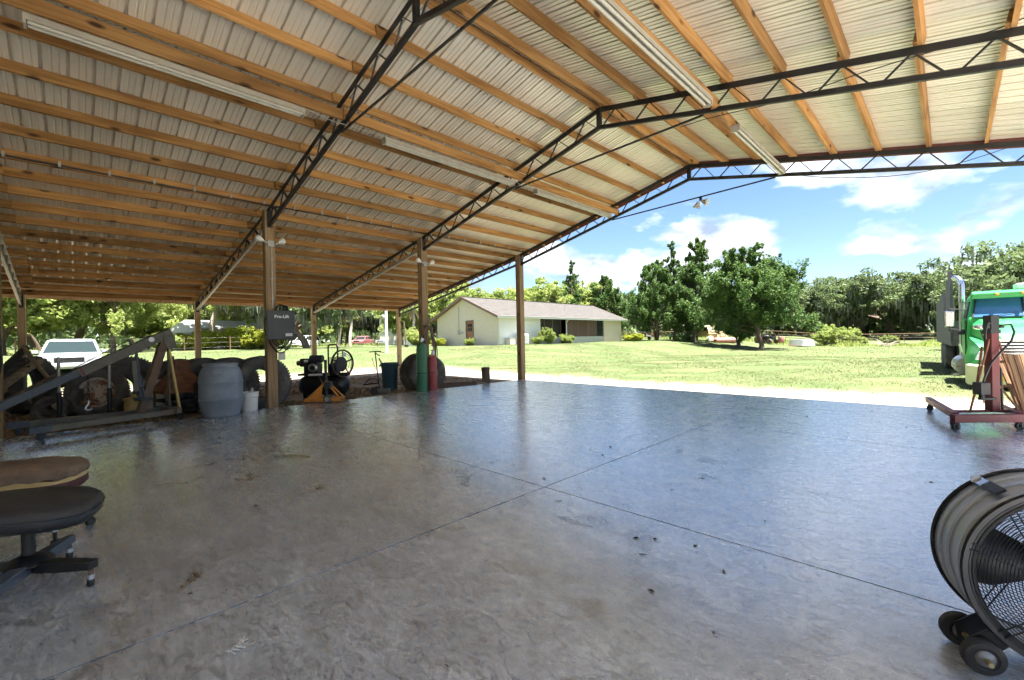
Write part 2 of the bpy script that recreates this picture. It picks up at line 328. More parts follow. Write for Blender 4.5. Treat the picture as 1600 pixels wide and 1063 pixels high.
def sway_blades(P, h, rng, w=.012, lean=.5):
    N = len(P); a = rng.uniform(0, 2*np.pi, N); t = np.stack([np.cos(a), np.sin(a), np.zeros(N)], 1)*w*rng.uniform(.6, 1.5, N)[:, None]
    tip = rng.normal(size=(N, 3))*lean; tip[:, 2] = 1; tip /= np.linalg.norm(tip, axis=1, keepdims=True); h = np.broadcast_to(h, (N,))*rng.uniform(.5, 1.3, N)
    return np.stack([P-t, P+t, P+tip*h[:, None]+t*.2, P+tip*h[:, None]-t*.2], 1)
leafmat('grass_blade', (.08, .108, .034), (.128, .142, .056), trans=.45, rough=.6)
def make_grass():
    rng = np.random.default_rng(11); out = []
    def area(x0, x1, y0, y1, n, h, w, keep):
        x = rng.uniform(x0, x1, n); y = rng.uniform(y0, y1, n); k = keep(x, y); x, y = x[k], y[k]
        out.append(sway_blades(np.stack([x, y, hz(x, y)-.004], 1), h*.7, rng, w*.8, 1.7))
    ns = lambda x, y: np.sin(x*1.1+2*np.sin(y*.6))*np.sin(y*.9+1.5*np.sin(x*.5))
    ap = lambda x, y: y > 9.5+.9*rng.uniform(-1, 1, len(x))+.10*np.maximum(4.5-x, 0)+.10*np.maximum(x-3, 0)+.7*ns(x, y)
    area(-12, 16, 8.5, 16, 90000, .06, .010, lambda x, y: ap(x, y) & (ns(x*1.3, y*1.2) > -.45))
    area(-16, 16, 16, 30, 80000, .075, .017, lambda x, y: (ns(x*.7, y*.8) > -.6))
    area(-60, 16, 30, 62, 30000, .10, .035, lambda x, y: (x > -15) | (y > 42))
    area(-30, -10, -9, 20, 45000, .07, .018, lambda x, y: x < -11.5+.9*ns(x, y))
    o = quads('grass', np.concatenate(out), MATS['grass_blade']); tag(o, 'short sunlit lawn grass growing beyond the barn', 'grass', kind='stuff')
make_grass()
mat('dry_leaf', (.20, .12, .06), (.42, .30, .18), rough=.8, scale=3, coord='Object')
def make_litter():
    rng = np.random.default_rng(5); n = 16000
    x = np.concatenate([rng.uniform(-7, .0, n), rng.uniform(-4.0, .02, 5000)]); y = np.concatenate([rng.uniform(-9, 7.2, n), rng.uniform(-5, 3, 5000)])
    k = np.sin(x*1.3+y*.8)+np.sin(y*1.9-x)*.7 > -1.1; x, y = x[k], y[k]
    P = np.stack([x, y, hz(x, y)+rng.uniform(.002, .03, len(x))], 1)
    tag(cards('leaf_litter', P, rng.uniform(.025, .06, len(P)), MATS['dry_leaf'], vert=.75, rng=rng), 'brown dead leaves covering the soil under the lean-to roof', 'leaf litter', kind='stuff')
make_litter()
# ------------------------------------------------------------------ slab
def concrete_mat():
    m = bpy.data.materials.new('sealed_concrete'); m.use_nodes = True; n, L, b = nodes_of(m)
    g = n.new('ShaderNodeNewGeometry')
    def mapped(s, rz=0):
        q = n.new('ShaderNodeMapping'); L.new(g.outputs['Position'], q.inputs[0]); q.inputs['Scale'].default_value = s; q.inputs['Rotation'].default_value = (0, 0, rz); return q.outputs[0]
    def noise(v, s, d=8, r=.62, di=0.):
        q = n.new('ShaderNodeTexNoise'); q.inputs['Scale'].default_value = s; q.inputs['Detail'].default_value = d; q.inputs['Roughness'].default_value = r; q.inputs['Distortion'].default_value = di; L.new(v, q.inputs['Vector']); return q.outputs[0]
    def ramp(f, a, b_, ca=(0, 0, 0), cb=(1, 1, 1)):
        q = n.new('ShaderNodeValToRGB'); L.new(f, q.inputs[0]); q.color_ramp.elements[0].position = a; q.color_ramp.elements[1].position = b_; q.color_ramp.elements[0].color = (*ca, 1); q.color_ramp.elements[1].color = (*cb, 1); return q.outputs[0]
    def mix(f, a, b_):
        q = n.new('ShaderNodeMix'); q.data_type = 'RGBA'; L.new(f, q.inputs['Factor'])
        for k, v in (('A', a), ('B', b_)):
            if isinstance(v, tuple): q.inputs[k].default_value = (*v, 1)
            else: L.new(v, q.inputs[k])
        return q.outputs['Result']
    big = noise(mapped((1, 1, 1)), .55, 5, .6, .5); med = noise(mapped((1, 1.9, 1), .5), 2.3, 9, .68, .9); fine = noise(mapped((1, 2.4, 1), -.35), 11, 7, .7, 1.2); grit = noise(mapped((1, 1, 1)), 70, 3)
    c = mix(ramp(big, .35, .65), (.345, .385, .44), (.495, .55, .62))
    c = mix(ramp(med, .38, .64), c, (.60, .66, .735))
    c2 = mix(ramp(fine, .30, .58), (.19, .205, .225), c)
    st = noise(mapped((1, 1.4, 1), .9), .9, 6, .6, 1.6)
    c3 = mix(ramp(st, .585, .70), c2, (.18, .175, .172))
    oil = noise(mapped((1, 1.6, 1), .4), 1.15, 5, .55, .8); c3 = mix(ramp(oil, .655, .70), c3, (.115, .105, .098))
    # pale scuffs and drag marks, and long tyre rubs down the bay
    scf = noise(mapped((7, .8, 1), .75), 1.6, 6, .7, .3); c3 = mix(ramp(scf, .66, .74), c3, (.62, .64, .66))
    sp_ = n.new('ShaderNodeSeparateXYZ'); L.new(g.outputs['Position'], sp_.inputs[0]); wv = None
    for x0 in (2.15, 3.95, 8.35, 10.05):
        d1 = n.new('ShaderNodeMath'); d1.operation = 'MULTIPLY_ADD'; L.new(sp_.outputs['Y'], d1.inputs[0]); d1.inputs[1].default_value = .035; L.new(sp_.outputs['X'], d1.inputs[2])
        d2 = n.new('ShaderNodeMath'); d2.operation = 'COMPARE'; L.new(d1.outputs[0], d2.inputs[0]); d2.inputs[1].default_value = x0; d2.inputs[2].default_value = .115
        if wv is None: wv = d2.outputs[0]
        else:
            d3 = n.new('ShaderNodeMath'); d3.operation = 'ADD'; L.new(wv, d3.inputs[0]); L.new(d2.outputs[0], d3.inputs[1]); wv = d3.outputs[0]
    tm_ = n.new('ShaderNodeMath'); tm_.operation = 'MULTIPLY'; L.new(wv, tm_.inputs[0]); L.new(ramp(noise(mapped((1.5, .5, 1)), 1.4, 7, .7), .46, .72), tm_.inputs[1])
    tm2 = n.new('ShaderNodeMath'); tm2.operation = 'MULTIPLY'; L.new(tm_.outputs[0], tm2.inputs[0]); tm2.inputs[1].default_value = .55
    c3 = mix(tm2.outputs[0], c3, (.15, .145, .14))
    L.new(c3, b.inputs['Base Color'])
    q = n.new('ShaderNodeMapRange'); L.new(fine, q.inputs[0]); q.inputs[1].default_value = .3; q.inputs[2].default_value = .7; q.inputs[3].default_value = .33; q.inputs[4].default_value = .18
    q2 = n.new('ShaderNodeMath'); q2.operation = 'MULTIPLY_ADD'; L.new(med, q2.inputs[0]); q2.inputs[1].default_value = .16; L.new(q.outputs[0], q2.inputs[2])
    q3 = n.new('ShaderNodeMath'); q3.operation = 'SUBTRACT'; L.new(q2.outputs[0], q3.inputs[0]); q3.inputs[1].default_value = .07
    L.new(q3.outputs[0], b.inputs['Roughness']); b.inputs['Specular IOR Level'].default_value = .8
    b.inputs['Coat Weight'].default_value = 1.; b.inputs['Coat IOR'].default_value = 2.3; L.new(q3.outputs[0], b.inputs['Coat Roughness'])
    bp = n.new('ShaderNodeBump'); bp.inputs['Strength'].default_value = .07; bp.inputs['Distance'].default_value = .005; L.new(med, bp.inputs['Height'])
    bp2 = n.new('ShaderNodeBump'); bp2.inputs['Strength'].default_value = .07; bp2.inputs['Distance'].default_value = .003; L.new(fine, bp2.inputs['Height']); L.new(bp.outputs[0], bp2.inputs['Normal']); L.new(bp2.outputs[0], b.inputs['Normal'])
    MATS['concrete'] = m; return m
concrete_mat()
mat('joint_dirt', (.05, .042, .035), (.08, .07, .055), rough=.95, scale=20)
SX0, SX1, SY0, SY1 = .10, 11.4, -11.2, 7.22
slab = MB().box(((SX0+SX1)/2, (SY0+SY1)/2, -.14), (SX1-SX0-.02, SY1-SY0-.02, .25)).build('concrete_floor', MATS['joint_dirt']); tag(slab, 'smooth sealed grey concrete floor slab with saw-cut joints', kind='structure')
jx = [SX0, 7.25, SX1]; jy = [SY0, -7.32, -3.66, .03, 3.68, SY1]
for i in range(2):
    for j in range(5):
        a, b_, c, d = jx[i], jx[i+1], jy[j], jy[j+1]; gp = .006
        a += gp if i else 0; b_ -= gp if i < 1 else 0; c += gp if j else 0; d -= gp if j < 4 else 0
        MB().box(((a+b_)/2, (c+d)/2, -.06), (b_-a, d-c, .12)).build('floor_panel', MATS['concrete'], slab)
# ------------------------------------------------------------------ barn
XR, ZR, SL, ZP = 5.5077, 5.2418, .2257, 3.9985
SL2, XO = .168, -7.49
BAY = 3.66; TY = [-10.98, -7.32, -3.66, 0, 3.66, 7.32]
XRR = 2*XR                                   # right main posts
def zroof(x):
    """top of the truss top chords"""
    if x < 0: return ZP+SL2*x
    if x > XRR: return ZP-SL2*(x-XRR)
    return ZR-SL*abs(x-XR)
barn = thing('pole_barn', 'open-sided pole barn with timber purlins, black steel trusses and metal roof', 'barn')
Mk = lambda: MB()
# posts
for k, y in enumerate(TY):
    for x, w, z1 in ((0, .185, ZP-.02), (XO, .15, zroof(XO)-.02), (XRR, .185, ZP-.02)):
        yy = y - (.14 if (x == XO and y == -3.66) else 0)
        if y < -4 and x == XO: continue
        o = MB().box((0, 0, (z1-.5)/2), (w, w, z1+.5)).build('post', MATS['post_wood' if abs(x) < .1 else 'post_wood_pale'], barn, bevel=.006); o.location = (x-(.02 if x == 0 else 0), yy, 0)
        if y >= -4 and x <= 0:
            b = MB().box((x-(.02 if x == 0 else 0), yy, z1-.17), (w+.012, w*.55, .36)).build('post_bracket', MATS['black_steel'], barn)
# unseen sheet-metal wall added behind the camera to shade floor and left roof
wp = MB(); pr_ = []
for i in range(90):
    b0 = XO-.5+i*.2286
    if b0 > XRR+.2: break
    pr_ += [(b0, 0), (b0+.015, .025), (b0+.045, .025), (b0+.06, 0)]
N_ = len(pr_); wp.add([(x, -5.6+h, -.1) for x, h in pr_]+[(x, -5.6+h, zroof(min(max(x, XO-.5), XRR+.8))+.12) for x, h in pr_], [(i, i+1, N_+i+1, N_+i) for i in range(N_-1)]); wp.build('shade_wall', MATS['sheet_metal'], barn)
# trusses: a part with its chords and webs
def truss_seg(tr, y, x0, z0, x1, z1, dep, galv=False, n=9, web=True, vis=True):
    """a sloping lattice girder from (x0,z0) to (x1,z1), z = top of the top chord"""
    tm = MATS['galv_steel'] if galv == 1 else MATS['black_steel']
    dz = .045
    m = MB(); m.bar((x0, y-.03, z0-dz), (x1, y-.03, z1-dz), .008, .085); m.bar((x0, y-.002, z0-.008), (x1, y-.002, z1-.008), .05, .008)
    m.build('top_chord', tm, tr)
    m = MB(); m.bar((x0, y-.03, z0-dep+.03), (x1, y-.03, z1-dep+.03), .008, .06); m.bar((x0, y-.006, z0-dep), (x1, y-.006, z1-dep), .042, .007)
    m.build('bottom_chord', MATS['galv_steel'] if galv == 1 or galv == 2 else tm, tr)
    if not web: return
    top = lambda t, o=0.: (x0+(x1-x0)*t, y+o, z0+(z1-z0)*t-.06); bot = lambda t, o=0.: (x0+(x1-x0)*t, y+o, z0+(z1-z0)*t-dep+.03)
    for i in range(n):
        a = (i+.06)/n; mm = (i+.5)/n; b = (i+.94)/n
        MB().bar(bot(a), top(mm-.02/n), .02, .02).build('web_bar', tm, tr)
        MB().bar(top(mm+.02/n), bot(b), .012, .045, up=(0, 1, 0)).build('web_bar', tm, tr)
for k, y in enumerate(TY):
    tr = bpy.data.objects.new('truss', None); COL.objects.link(tr); tr.parent = barn
    vis = y > -5
    truss_seg(tr, y, 0, ZP, XR, ZR, .37, n=9, web=vis and y > -1)
    truss_seg(tr, y, XR, ZR, XRR, ZP, .37, n=9, web=vis and y > -1)
    if y > -1: MB().box((XR, y-.02, ZR-.20), (.085, .05, .36)).build('king_post', MATS['black_steel'], tr)
    if y > -5:
        MB().bar((3.40, y+.03, 4.40), (7.25, y+.03, 4.475), .02, .028).build('tie_bar', MATS['black_steel'], tr)
        lt = bpy.data.objects.new('lean_to_truss', None); COL.objects.link(lt); lt.parent = barn
        yy = y-.14 if y < -1 else y
        truss_seg(lt, yy, XO-.1, zroof(XO-.1), 0, ZP, .33, galv=(2 if y < 4 else False) if y > -1 else 1, n=12)
# purlins, one board per bay
PW, PH = .038, .14
pm = MB().box((0, 0, 0), (PW, 1, PH)).mesh('purlin', MATS['purlin_wood'])
rows = []
for s in (-1, 1):
    for k in range(9):
        x = XR+s*(.10+.656*k); rows.append((x, zroof(x), math.atan(SL)*(-s)))
    for k in range(12 if s < 0 else 0):
        x = -.40-.655*k if s < 0 else XRR+.40+.655*k
        rows.append((x, zroof(x), math.atan(SL2)*(-s)))
SPY = [(-11.2, -7.2), (-7.4, -3.55), (-3.78, .12), (-.12, 3.78), (3.54, 7.62)]
PURLINS = []
for x, z, a in rows:
    for k, (y0, y1) in enumerate(SPY):
        if x > XRR+.1 and k < 4: pass
        off = (.021 if k % 2 else -.021)
        L_ = y1-y0 if (a < 0 or True) else 0
        me = pm.copy() if False else pm
        o = link('purlin', me, barn); o.scale = (1, L_, 1)
        o.location = (x+off*math.cos(a)+PH/2*math.sin(-a)*-1*0 , (y0+y1)/2, z+PH/2+.003+rnd.uniform(-.004, .004))
        o.rotation_euler = (rnd.uniform(-.0012, .0012), -a, rnd.uniform(-.001, .001)); PURLINS.append(o)
# ribbed roofing sheets, each .914 m wide
def sheet_profile(w=.9144):
    pts = []
    p = w/4
    for i in range(4):
        b = i*p
        pts += [(b, 0), (b+.004, .046), (b+.030, .046), (b+.034, 0), (b+.092, 0), (b+.098, .010), (b+.110, .010), (b+.116, 0), (b+.156, 0), (b+.162, .010), (b+.174, .010), (b+.180, 0)]
    pts.append((w, 0)); return pts
def sheet_mesh(x0, z0, x1, z1):
    pr = sheet_profile(); m = MB(); n = len(pr); vs = []; th = .0012
    for (x, z) in ((x0, z0), (x1, z1)):
        for lay in (0, th):
            vs += [(x, y, z+h+lay) for y, h in pr]
    fs = []
    for i in range(n-1):
        fs.append((i, i+1, 2*n+i+1, 2*n+i)); fs.append((n+i, 3*n+i, 3*n+i+1, n+i+1))
        fs.append((i, n+i, n+i+1, i+1)); fs.append((2*n+i, 2*n+i+1, 3*n+i+1, 3*n+i))
    m.add(vs, fs); return m.mesh('roof_sheet', MATS['sheet_metal'])
RT = PH*1.0+.008
segs = [(XO-.50, 0), (0, XR), (XR, XRR), (XRR, XRR+.4)]
for si, (a, b) in enumerate(segs):
    e = 1e-6
    za = zroof(a+e)+RT; zb = zroof(b-e)+RT
    me = sheet_mesh(a-(0.04 if si == 1 else 0), za-(.04*SL if si == 1 else 0)+(.003 if si in (1, 2) else 0), b+(.04 if si == 2 else 0), zb-(.04*SL if si == 2 else 0)+(.003 if si in (1, 2) else 0))
    y = -11.3
    while y < 7.7:
        o = link('roof_sheet', me, barn); o.location = (0, y, 0); y += .9144+.0
# rake trim and eave boards
for a, b in segs:
    za, zb = zroof(a+1e-6), zroof(b-1e-6)
    MB().bar((a, 7.665, za+.075), (b, 7.665, zb+.075), .028, .15).build('rake_board', MATS['dark_red_trim'], barn)
MB().box((XO-.44, -1.8, zroof(XO-.44)+.07), (.04, 18.8, .15)).build('eave_board', MATS['post_wood_pale'], barn)
MB().bar((XR, -11.2, ZR+.20), (XR, 7.7, ZR+.20), .30, .012).build('ridge_cap', MATS['sheet_metal'], barn)
# boards that carry the lamps
for x, z, y0 in ((3.64, 4.545, -3.9), (7.42, 4.55, -3.9)):
    for k, (a, b) in enumerate(((-3.8, .1), (-.05, 3.75), (3.6, 7.35))):
        o = link('lamp_beam', MB().box((0, 0, 0), (.038, 1, .145)).mesh('lamp_beam', MATS['purlin_wood']), barn); o.scale = (1, b-a, 1); o.location = (x+(.02 if k % 2 else -.02), (a+b)/2, z)
# fluorescent strip lamps
mat('lamp_white', (.30, .27, .22), (.37, .34, .28), rough=.5, scale=5, c3=(.35, .27, .18), spot=.63, spscale=4)
mat('lamp_tube', (.40, .38, .32), rough=.3)
def strip_lamp(x, y0, y1, z, label, n=2):
    t = thing('strip_lamp', label, 'lamp', (x, (y0+y1)/2, z), group='fluorescent strip lamps'); Lh = (y1-y0)
    m = MB(); m.box((0, 0, .02), (.11, Lh, .045)); m.box((-.062, 0, .012), (.006, Lh, .06)); m.box((.062, 0, .012), (.006, Lh, .06)); m.build('housing', MATS['lamp_white'], t)
    for s in (-1, 1):
        MB().box((0, s*(Lh/2-.012), -.012), (.12, .022, .085)).build('end_cap', MATS['lamp_white'], t)
        MB().tube([(s*.034, -Lh/2+.03, -.028), (s*.034, Lh/2-.03, -.028)], .019, 12).build('tube', MATS['lamp_tube'], t, smooth=50)
strip_lamp(3.52, -3.12, -.55, 4.43, 'long fluorescent lamp at upper left, with peeling white housing')
strip_lamp(3.52, .65, 3.50, 4.43, 'fluorescent lamp under the left beam between the first and second trusses')
strip_lamp(3.52, 4.18, 7.05, 4.43, 'fluorescent lamp under the left beam between the second and last trusses')
strip_lamp(7.46, .50, 3.30, 4.43, 'twin-tube fluorescent lamp on the right roof slope, cut off by the top edge')
strip_lamp(7.46, 4.35, 6.96, 4.43, 'twin-tube fluorescent lamp on the right slope just inside the last truss')
# ------------------------------------------------------------------ trees and shrubs
leafmat('cedar_leaf', (.034, .082, .022), (.130, .210, .052), trans=.40)
leafmat('oak_leaf', (.07, .11, .042), (.17, .22, .088), trans=.42)
leafmat('bright_leaf', (.16, .23, .05), (.38, .43, .13), trans=.5)
leafmat('hedge_leaf', (.17, .24, .02), (.42, .42, .05), trans=.4)
leafmat('moss', (.13, .145, .12), (.25, .26, .22), trans=.25, rough=.8)
leafmat('palm_leaf', (.07, .12, .03), (.20, .27, .08), trans=.3)
leafmat('dead_frond', (.17, .12, .07), (.30, .23, .14), trans=.2)
mat('bark', (.085, .060, .042), (.17, .125, .09), rough=.95, scale=7, stretch=(1, 1, .25), bump=.8, bscale=20)
mat('pale_bark', (.30, .25, .20), (.46, .40, .33), rough=.95, scale=6, stretch=(1, 1, .3), bump=.6, bscale=18)
def limb(m, p, d, L, r, rng, n=6, up=.0, taper=.45, seg=7):
    pts = [Vector(p)]; d = Vector(d).normalized(); rs = [r]
    for i in range(n):
        d = (d + Vector(rng.normal(size=3))*.13 + Vector((0, 0, up))).normalized(); pts.append(pts[-1]+d*(L/n)); rs.append(r*(1-(1-taper)*(i+1)/n))
    m.tube(pts, rs, seg); return pts, d, rs[-1]
def blob(c, r, n, rng, flat=.75):
    d = rng.normal(size=(n, 3)); d /= np.linalg.norm(d, axis=1, keepdims=True)
    q = rng.uniform(.35, 1.0, (n, 1))**.6; p = d*q*r; p[:, 2] *= flat; return p+np.array(c)
def cedar_meshes(seed, H, R, bare=.13, n=95, dens=95, lean=.0, shape=.75, card=.17, leaf='cedar_leaf', bark='bark', skew=0):
    rng = np.random.default_rng(seed); m = MB(); P = []
    pts, d, _ = limb(m, (0, 0, -.3), (0, 0, 1), H*.96+.3, .022*H, rng, n=12, up=.25, taper=.08, seg=9)
    if skew:
        limb(m, (.1, 0, -.3), (skew, .1, .9), H*.5, .015*H, rng, n=6, up=.15, taper=.3)
    for i in range(n):
        t = bare+(1-bare)*(i+rng.uniform(0, 1))/n; z = t*H
        k = min(int(z/(H*.96+.3)*12), 11); base = pts[k]+(pts[k+1]-pts[k])*rng.uniform(0, 1)
        prof = (min(1, (t-bare+.10)/.24))**.7*(1-t)**shape*1.35+.04
        L = R*prof*rng.uniform(.62, 1.15); a = rng.uniform(0, 2*np.pi); u = rng.uniform(.12, .65) if t > .38 else rng.uniform(.02, .40)
        dv = Vector((math.cos(a), math.sin(a), u))
        bp, dd, _ = limb(m, base, dv, L, .006*H*(1.1-t)+.006, rng, n=4, up=.08, taper=.25, seg=4)
        for q in range(int(4+L*3.0)):
            f = rng.uniform(.30, 1.04)**.7; c = bp[min(int(f*4), 3)].lerp(bp[min(int(f*4)+1, 4)], (f*4) % 1) + Vector(rng.normal(size=3))*.13*L*.5
            rr = rng.uniform(.16, .36)*(R/3.2)**.5*(1.15-.8*t)
            P.append(blob(c, rr, int(dens*.36*rng.uniform(.5, 1.3)), rng, 1.7))
    P = np.concatenate(P); return m, P, rng
def oak_meshes(seed, H, R, trunk=.22, n=7, dens=260, flat=.62, fork=.22, card=.2):
    rng = np.random.default_rng(seed); m = MB(); P = []; tips = []
    pts, d, r0 = limb(m, (0, 0, -.4), (rng.uniform(-.1, .1), rng.uniform(-.1, .1), 1), H*fork+.4, .032*H, rng, n=5, taper=.75, seg=10)
    for i in range(n):
        a = 2*np.pi*(i+rng.uniform(-.3, .3))/n; u = rng.uniform(.35, 1.3)
        L = R*rng.uniform(.6, .95); bp, dd, r1 = limb(m, pts[-1], (math.cos(a), math.sin(a), u), L, .017*H, rng, n=6, up=.03, taper=.4, seg=7)
        for k in (2, 3, 4, 5, 6):
            for w in range(2):
                a2 = a+rng.uniform(-1.4, 1.4); b2, _, _ = limb(m, bp[k], (math.cos(a2), math.sin(a2), rng.uniform(.0, 1.0)), R*rng.uniform(.25, .5), .007*H, rng, n=4, up=.05, taper=.3, seg=5); tips += [b2[-1], b2[2]]
    hmax = max(p.z for p in tips); s = (H*.93)/hmax
    for p in tips:
        for w in range(3):
            c = np.array(p)+rng.normal(size=3)*R*.10; c[2] = min(c[2], H*.97)
            P.append(blob(c, R*rng.uniform(.07, .17), int(dens*.34*rng.uniform(.5, 1.3)), rng, flat))
    return m, np.concatenate(P), rng
PROTO = {}
def proto(key, kind, seed, H, R, leaf, bark='bark', card=.18, moss=0, **k):
    m, P, rng = (cedar_meshes if kind == 'cedar' else oak_meshes)(seed, H, R, **k)
    tm = m.mesh('trunk', MATS[bark], 60)
    N = len(P); sz = card*rng.uniform(.6, 1.35, N)
    c = cards('crown', P, sz, MATS[leaf], rng=rng, aspect=2.4, vert=.1); cm = c.data; bpy.data.objects.remove(c)
    mm = None
    if moss:
        q = P[rng.integers(0, N, moss)]; q = q[q[:, 2] < H*.85]; n = len(q); ln = rng.uniform(.5, 1.6, n)*H*.075; a = rng.uniform(0, np.pi, n); w = rng.uniform(.05, .13, n)[:, None]
        t = np.stack([np.cos(a), np.sin(a), np.zeros(n)], 1)*w; dn = np.stack([rng.normal(size=n)*.05, rng.normal(size=n)*.05, -ln], 1)
        o = quads('hanging_moss', np.stack([q-t, q+t, q+dn+t*.25, q+dn-t*.25], 1), MATS['moss']); mm = o.data; bpy.data.objects.remove(o)
    PROTO[key] = (tm, cm, mm)
def tree(key, x, y, s=1., rz=0., name='tree', label='', cat='tree', group=None, sz=None):
    t = thing(name, label, cat, (x, y, gh(x, y)), rad(rz), group); t.scale = (s, s, sz or s)
    tm, cm, mm = PROTO[key]; link('trunk', tm, t); link('crown', cm, t)
    if mm: tag(link('hanging_moss', mm, t), kind='stuff')
    return t
proto('cedarA', 'cedar', 21, 12.2, 3.5, 'cedar_leaf', n=125, card=.095, dens=140)
proto('cedarB', 'cedar', 22, 9.6, 3.6, 'cedar_leaf', n=110, card=.095, dens=140, shape=.72, skew=.25)
proto('cedarC', 'cedar', 23, 9.8, 5.2, 'cedar_leaf', n=125, card=.095, shape=.56, bare=.24, dens=135)
proto('spire', 'cedar', 24, 12.0, 2.2, 'cedar_leaf', n=85, card=.095, dens=120)
proto('oakA', 'oak', 31, 14, 8.5, 'oak_leaf', card=.19, moss=2600, dens=300)
proto('oakB', 'oak', 32, 13, 7.0, 'oak_leaf', card=.19, moss=2200, dens=280, n=6)
proto('greenA', 'oak', 33, 10, 5.6, 'bright_leaf', card=.16, dens=300, fork=.18)
proto('greenB', 'oak', 34, 11, 5.0, 'bright_leaf', card=.17, moss=400, dens=260, n=6)
proto('paleA', 'oak', 35, 12, 4.8, 'bright_leaf', 'pale_bark', card=.17, moss=800, dens=190, n=6, fork=.4)
proto('bush', 'oak', 36, 2.6, 1.7, 'bright_leaf', card=.075, dens=170, n=9, fork=.06, flat=.9)
proto('hedge', 'oak', 37, 2.3, 2.4, 'hedge_leaf', card=.09, dens=230, n=10, fork=.05, flat=.9)
tree('cedarA', -11.1, 47.1, 1.0, 20, 'cedar_tree', 'tallest dark green cedar, its pointed top highest of the clump beyond the lawn', group='cedars on the lawn')
tree('cedarB', -15.0, 46.0, 1.0, 140, 'cedar_tree', 'broad dark cedar with a forked trunk, leftmost of the clump on the lawn', group='cedars on the lawn')
tree('spire', -15.4, 51.6, 1.05, 0, 'cedar_tree', 'narrow spire-topped cedar standing behind the dense clump', group='cedars on the lawn')
tree('spire', -12.9, 50.0, .95, 90, 'cedar_tree', 'slender cedar squeezed between the two larger cedars of the clump', group='cedars on the lawn')
tree('cedarC', -3.45, 44.9, 1.12, 60, 'cedar_tree', 'wide spreading cedar with a bare trunk standing alone on the lawn', group='cedars on the lawn', sz=1.0)
tree('cedarB', -6.0, 46.5, .80, 250, 'cedar_tree', 'smaller cedar with a dark trunk just left of the spreading one', group='cedars on the lawn')
tree('cedarB', -25.0, 52.0, 1.02, 30, 'cedar_tree', 'loose grey-green cedar past the far right end of the house roof', group='cedars on the lawn')
tree('spire', -28.2, 47.5, 1.0, 200, 'cedar_tree', 'tall pointed conifer rising behind the middle of the house roof')
for i, (k, x, y, s, r) in enumerate([('greenB', -31, 46, 1.05, 0), ('greenA', -35.5, 41.5, 1.15, 70), ('greenB', -40.5, 38, 1.12, 160), ('greenA', -45, 33, 1.1, 220), ('greenB', -33, 52, 1.2, 300)]):
    tree(k, x, y, s, r, 'broadleaf_tree', ['bright green leafy tree directly behind the right half of the house roof', 'bright green leafy tree behind the middle of the house roof', 'bright green leafy tree behind the gable peak of the house', 'bright green leafy tree left of the house gable, under the roof slope', 'bright green leafy tree farthest behind the right half of the house roof'][i], group='trees behind the house')
OAK = [('oakA', -12, 101, 1.0, 10), ('oakB', -5, 103, .95, 80), ('oakA', 2, 108, 1.05, 200), ('oakB', 8, 104, 1.02, 140), ('oakA', 14, 100, 1.08, 300), ('oakB', -20, 98, .95, 240), ('oakA', -29, 92, .95, 30), ('oakB', -38, 84, 1.0, 190), ('oakA', -47, 76, 1.0, 110), ('oakB', 21, 96, 1.05, 20), ('oakA', 29, 90, 1., 160), ('oakB', -3, 118, 1.1, 10), ('oakA', 9, 122, 1.1, 70), ('oakB', -16, 114, 1.1, 50), ('oakA', -30, 108, 1.1, 330)]
for k, x, y, s, r in OAK:
    tree(k, x, y, s*1.15, r, 'oak_tree', 'big oak hung with grey moss in the far row beyond the fence', group='moss-hung oaks in the far row')
tree('oakB', 15.5, 47, .92, 215, 'oak_tree', 'open-crowned oak towering behind the green truck cab')
tree('oakA', 24, 52, .9, 170, 'oak_tree', 'dark oak at the right edge behind the truck')
tree('bush', -.3, 66, 1.25, 0, 'young_tree', 'small bright green young tree near the fence, left of the truck', 'shrub')
tree('bush', 1.6, 64.5, .65, 50, 'shrub', 'low green weed bush beside the bright young tree', 'shrub')
tree('bush', 4.8, 62.5, .55, 90, 'shrub', 'thin sapling by the brush pile at the fence', 'shrub')
tree('greenA', -1.2, 61.5, .28, 10, 'shrub', 'rounded green thicket growing over the white car wreck', 'shrub')
# left side, seen under the lean-to
tree('cedarC', -41.6, -.5, 1.0, 30, 'pine_tree', 'wide sunlit pale green tree behind the white car')
PROTO['sunny'] = (PROTO['cedarC'][0], PROTO['cedarC'][1].copy(), None); PROTO['sunny'][1].materials[0] = MATS['bright_leaf']
for o in [o for o in bpy.data.objects if o.name.startswith('pine_tree')]:
    for c in o.children:
        if c.name.startswith('crown'): c.data = PROTO['sunny'][1]
LEFT = [('greenA', -43, -7, 1.1, 0), ('greenB', -52, -3, 1.1, 60), ('greenA', -56, 3, 1.1, 140), ('oakB', -66, 6, 1.1, 20), ('oakA', -66, 18, 1.1, 100), ('oakB', -66, 30, 1.15, 200), ('greenB', -62, 12, 1.1, 280), ('greenA', -62, 24, 1.05, 10), ('oakA', -64, 42, 1.2, 30), ('greenB', -56, 50, 1.1, 90), ('oakB', -70, -6, 1.1, 160), ('greenA', -50, 43, 1.05, 200), ('oakA', -75, 26, 1.2, 290), ('oakB', -60, 36, 1.15, 45), ('oakA', -48, -14, 1.0, 35), ('oakB', -72, 14, 1.2, 85), ('oakA', -80, 38, 1.3, 15), ('greenB', -44, 46, 1.0, 15)]
for k, x, y, s, r in LEFT:
    tree(k, x, y, s, r, 'woodland_tree', 'sunlit woodland tree in the mass seen under the lean-to eave', group='woodland seen under the lean-to')
tree('paleA', -45, 7.4, .95, 0, 'tree', 'pale-barked thin tree in front of the distant cream bungalow')
tree('paleA', -51.8, 13.3, 1.0, 90, 'tree', 'pale slim trunk left of the control box, left one of a pair')
tree('paleA', -45.7, 12.4, 1.05, 200, 'tree', 'pale slim trunk left of the control box, right one of a pair')
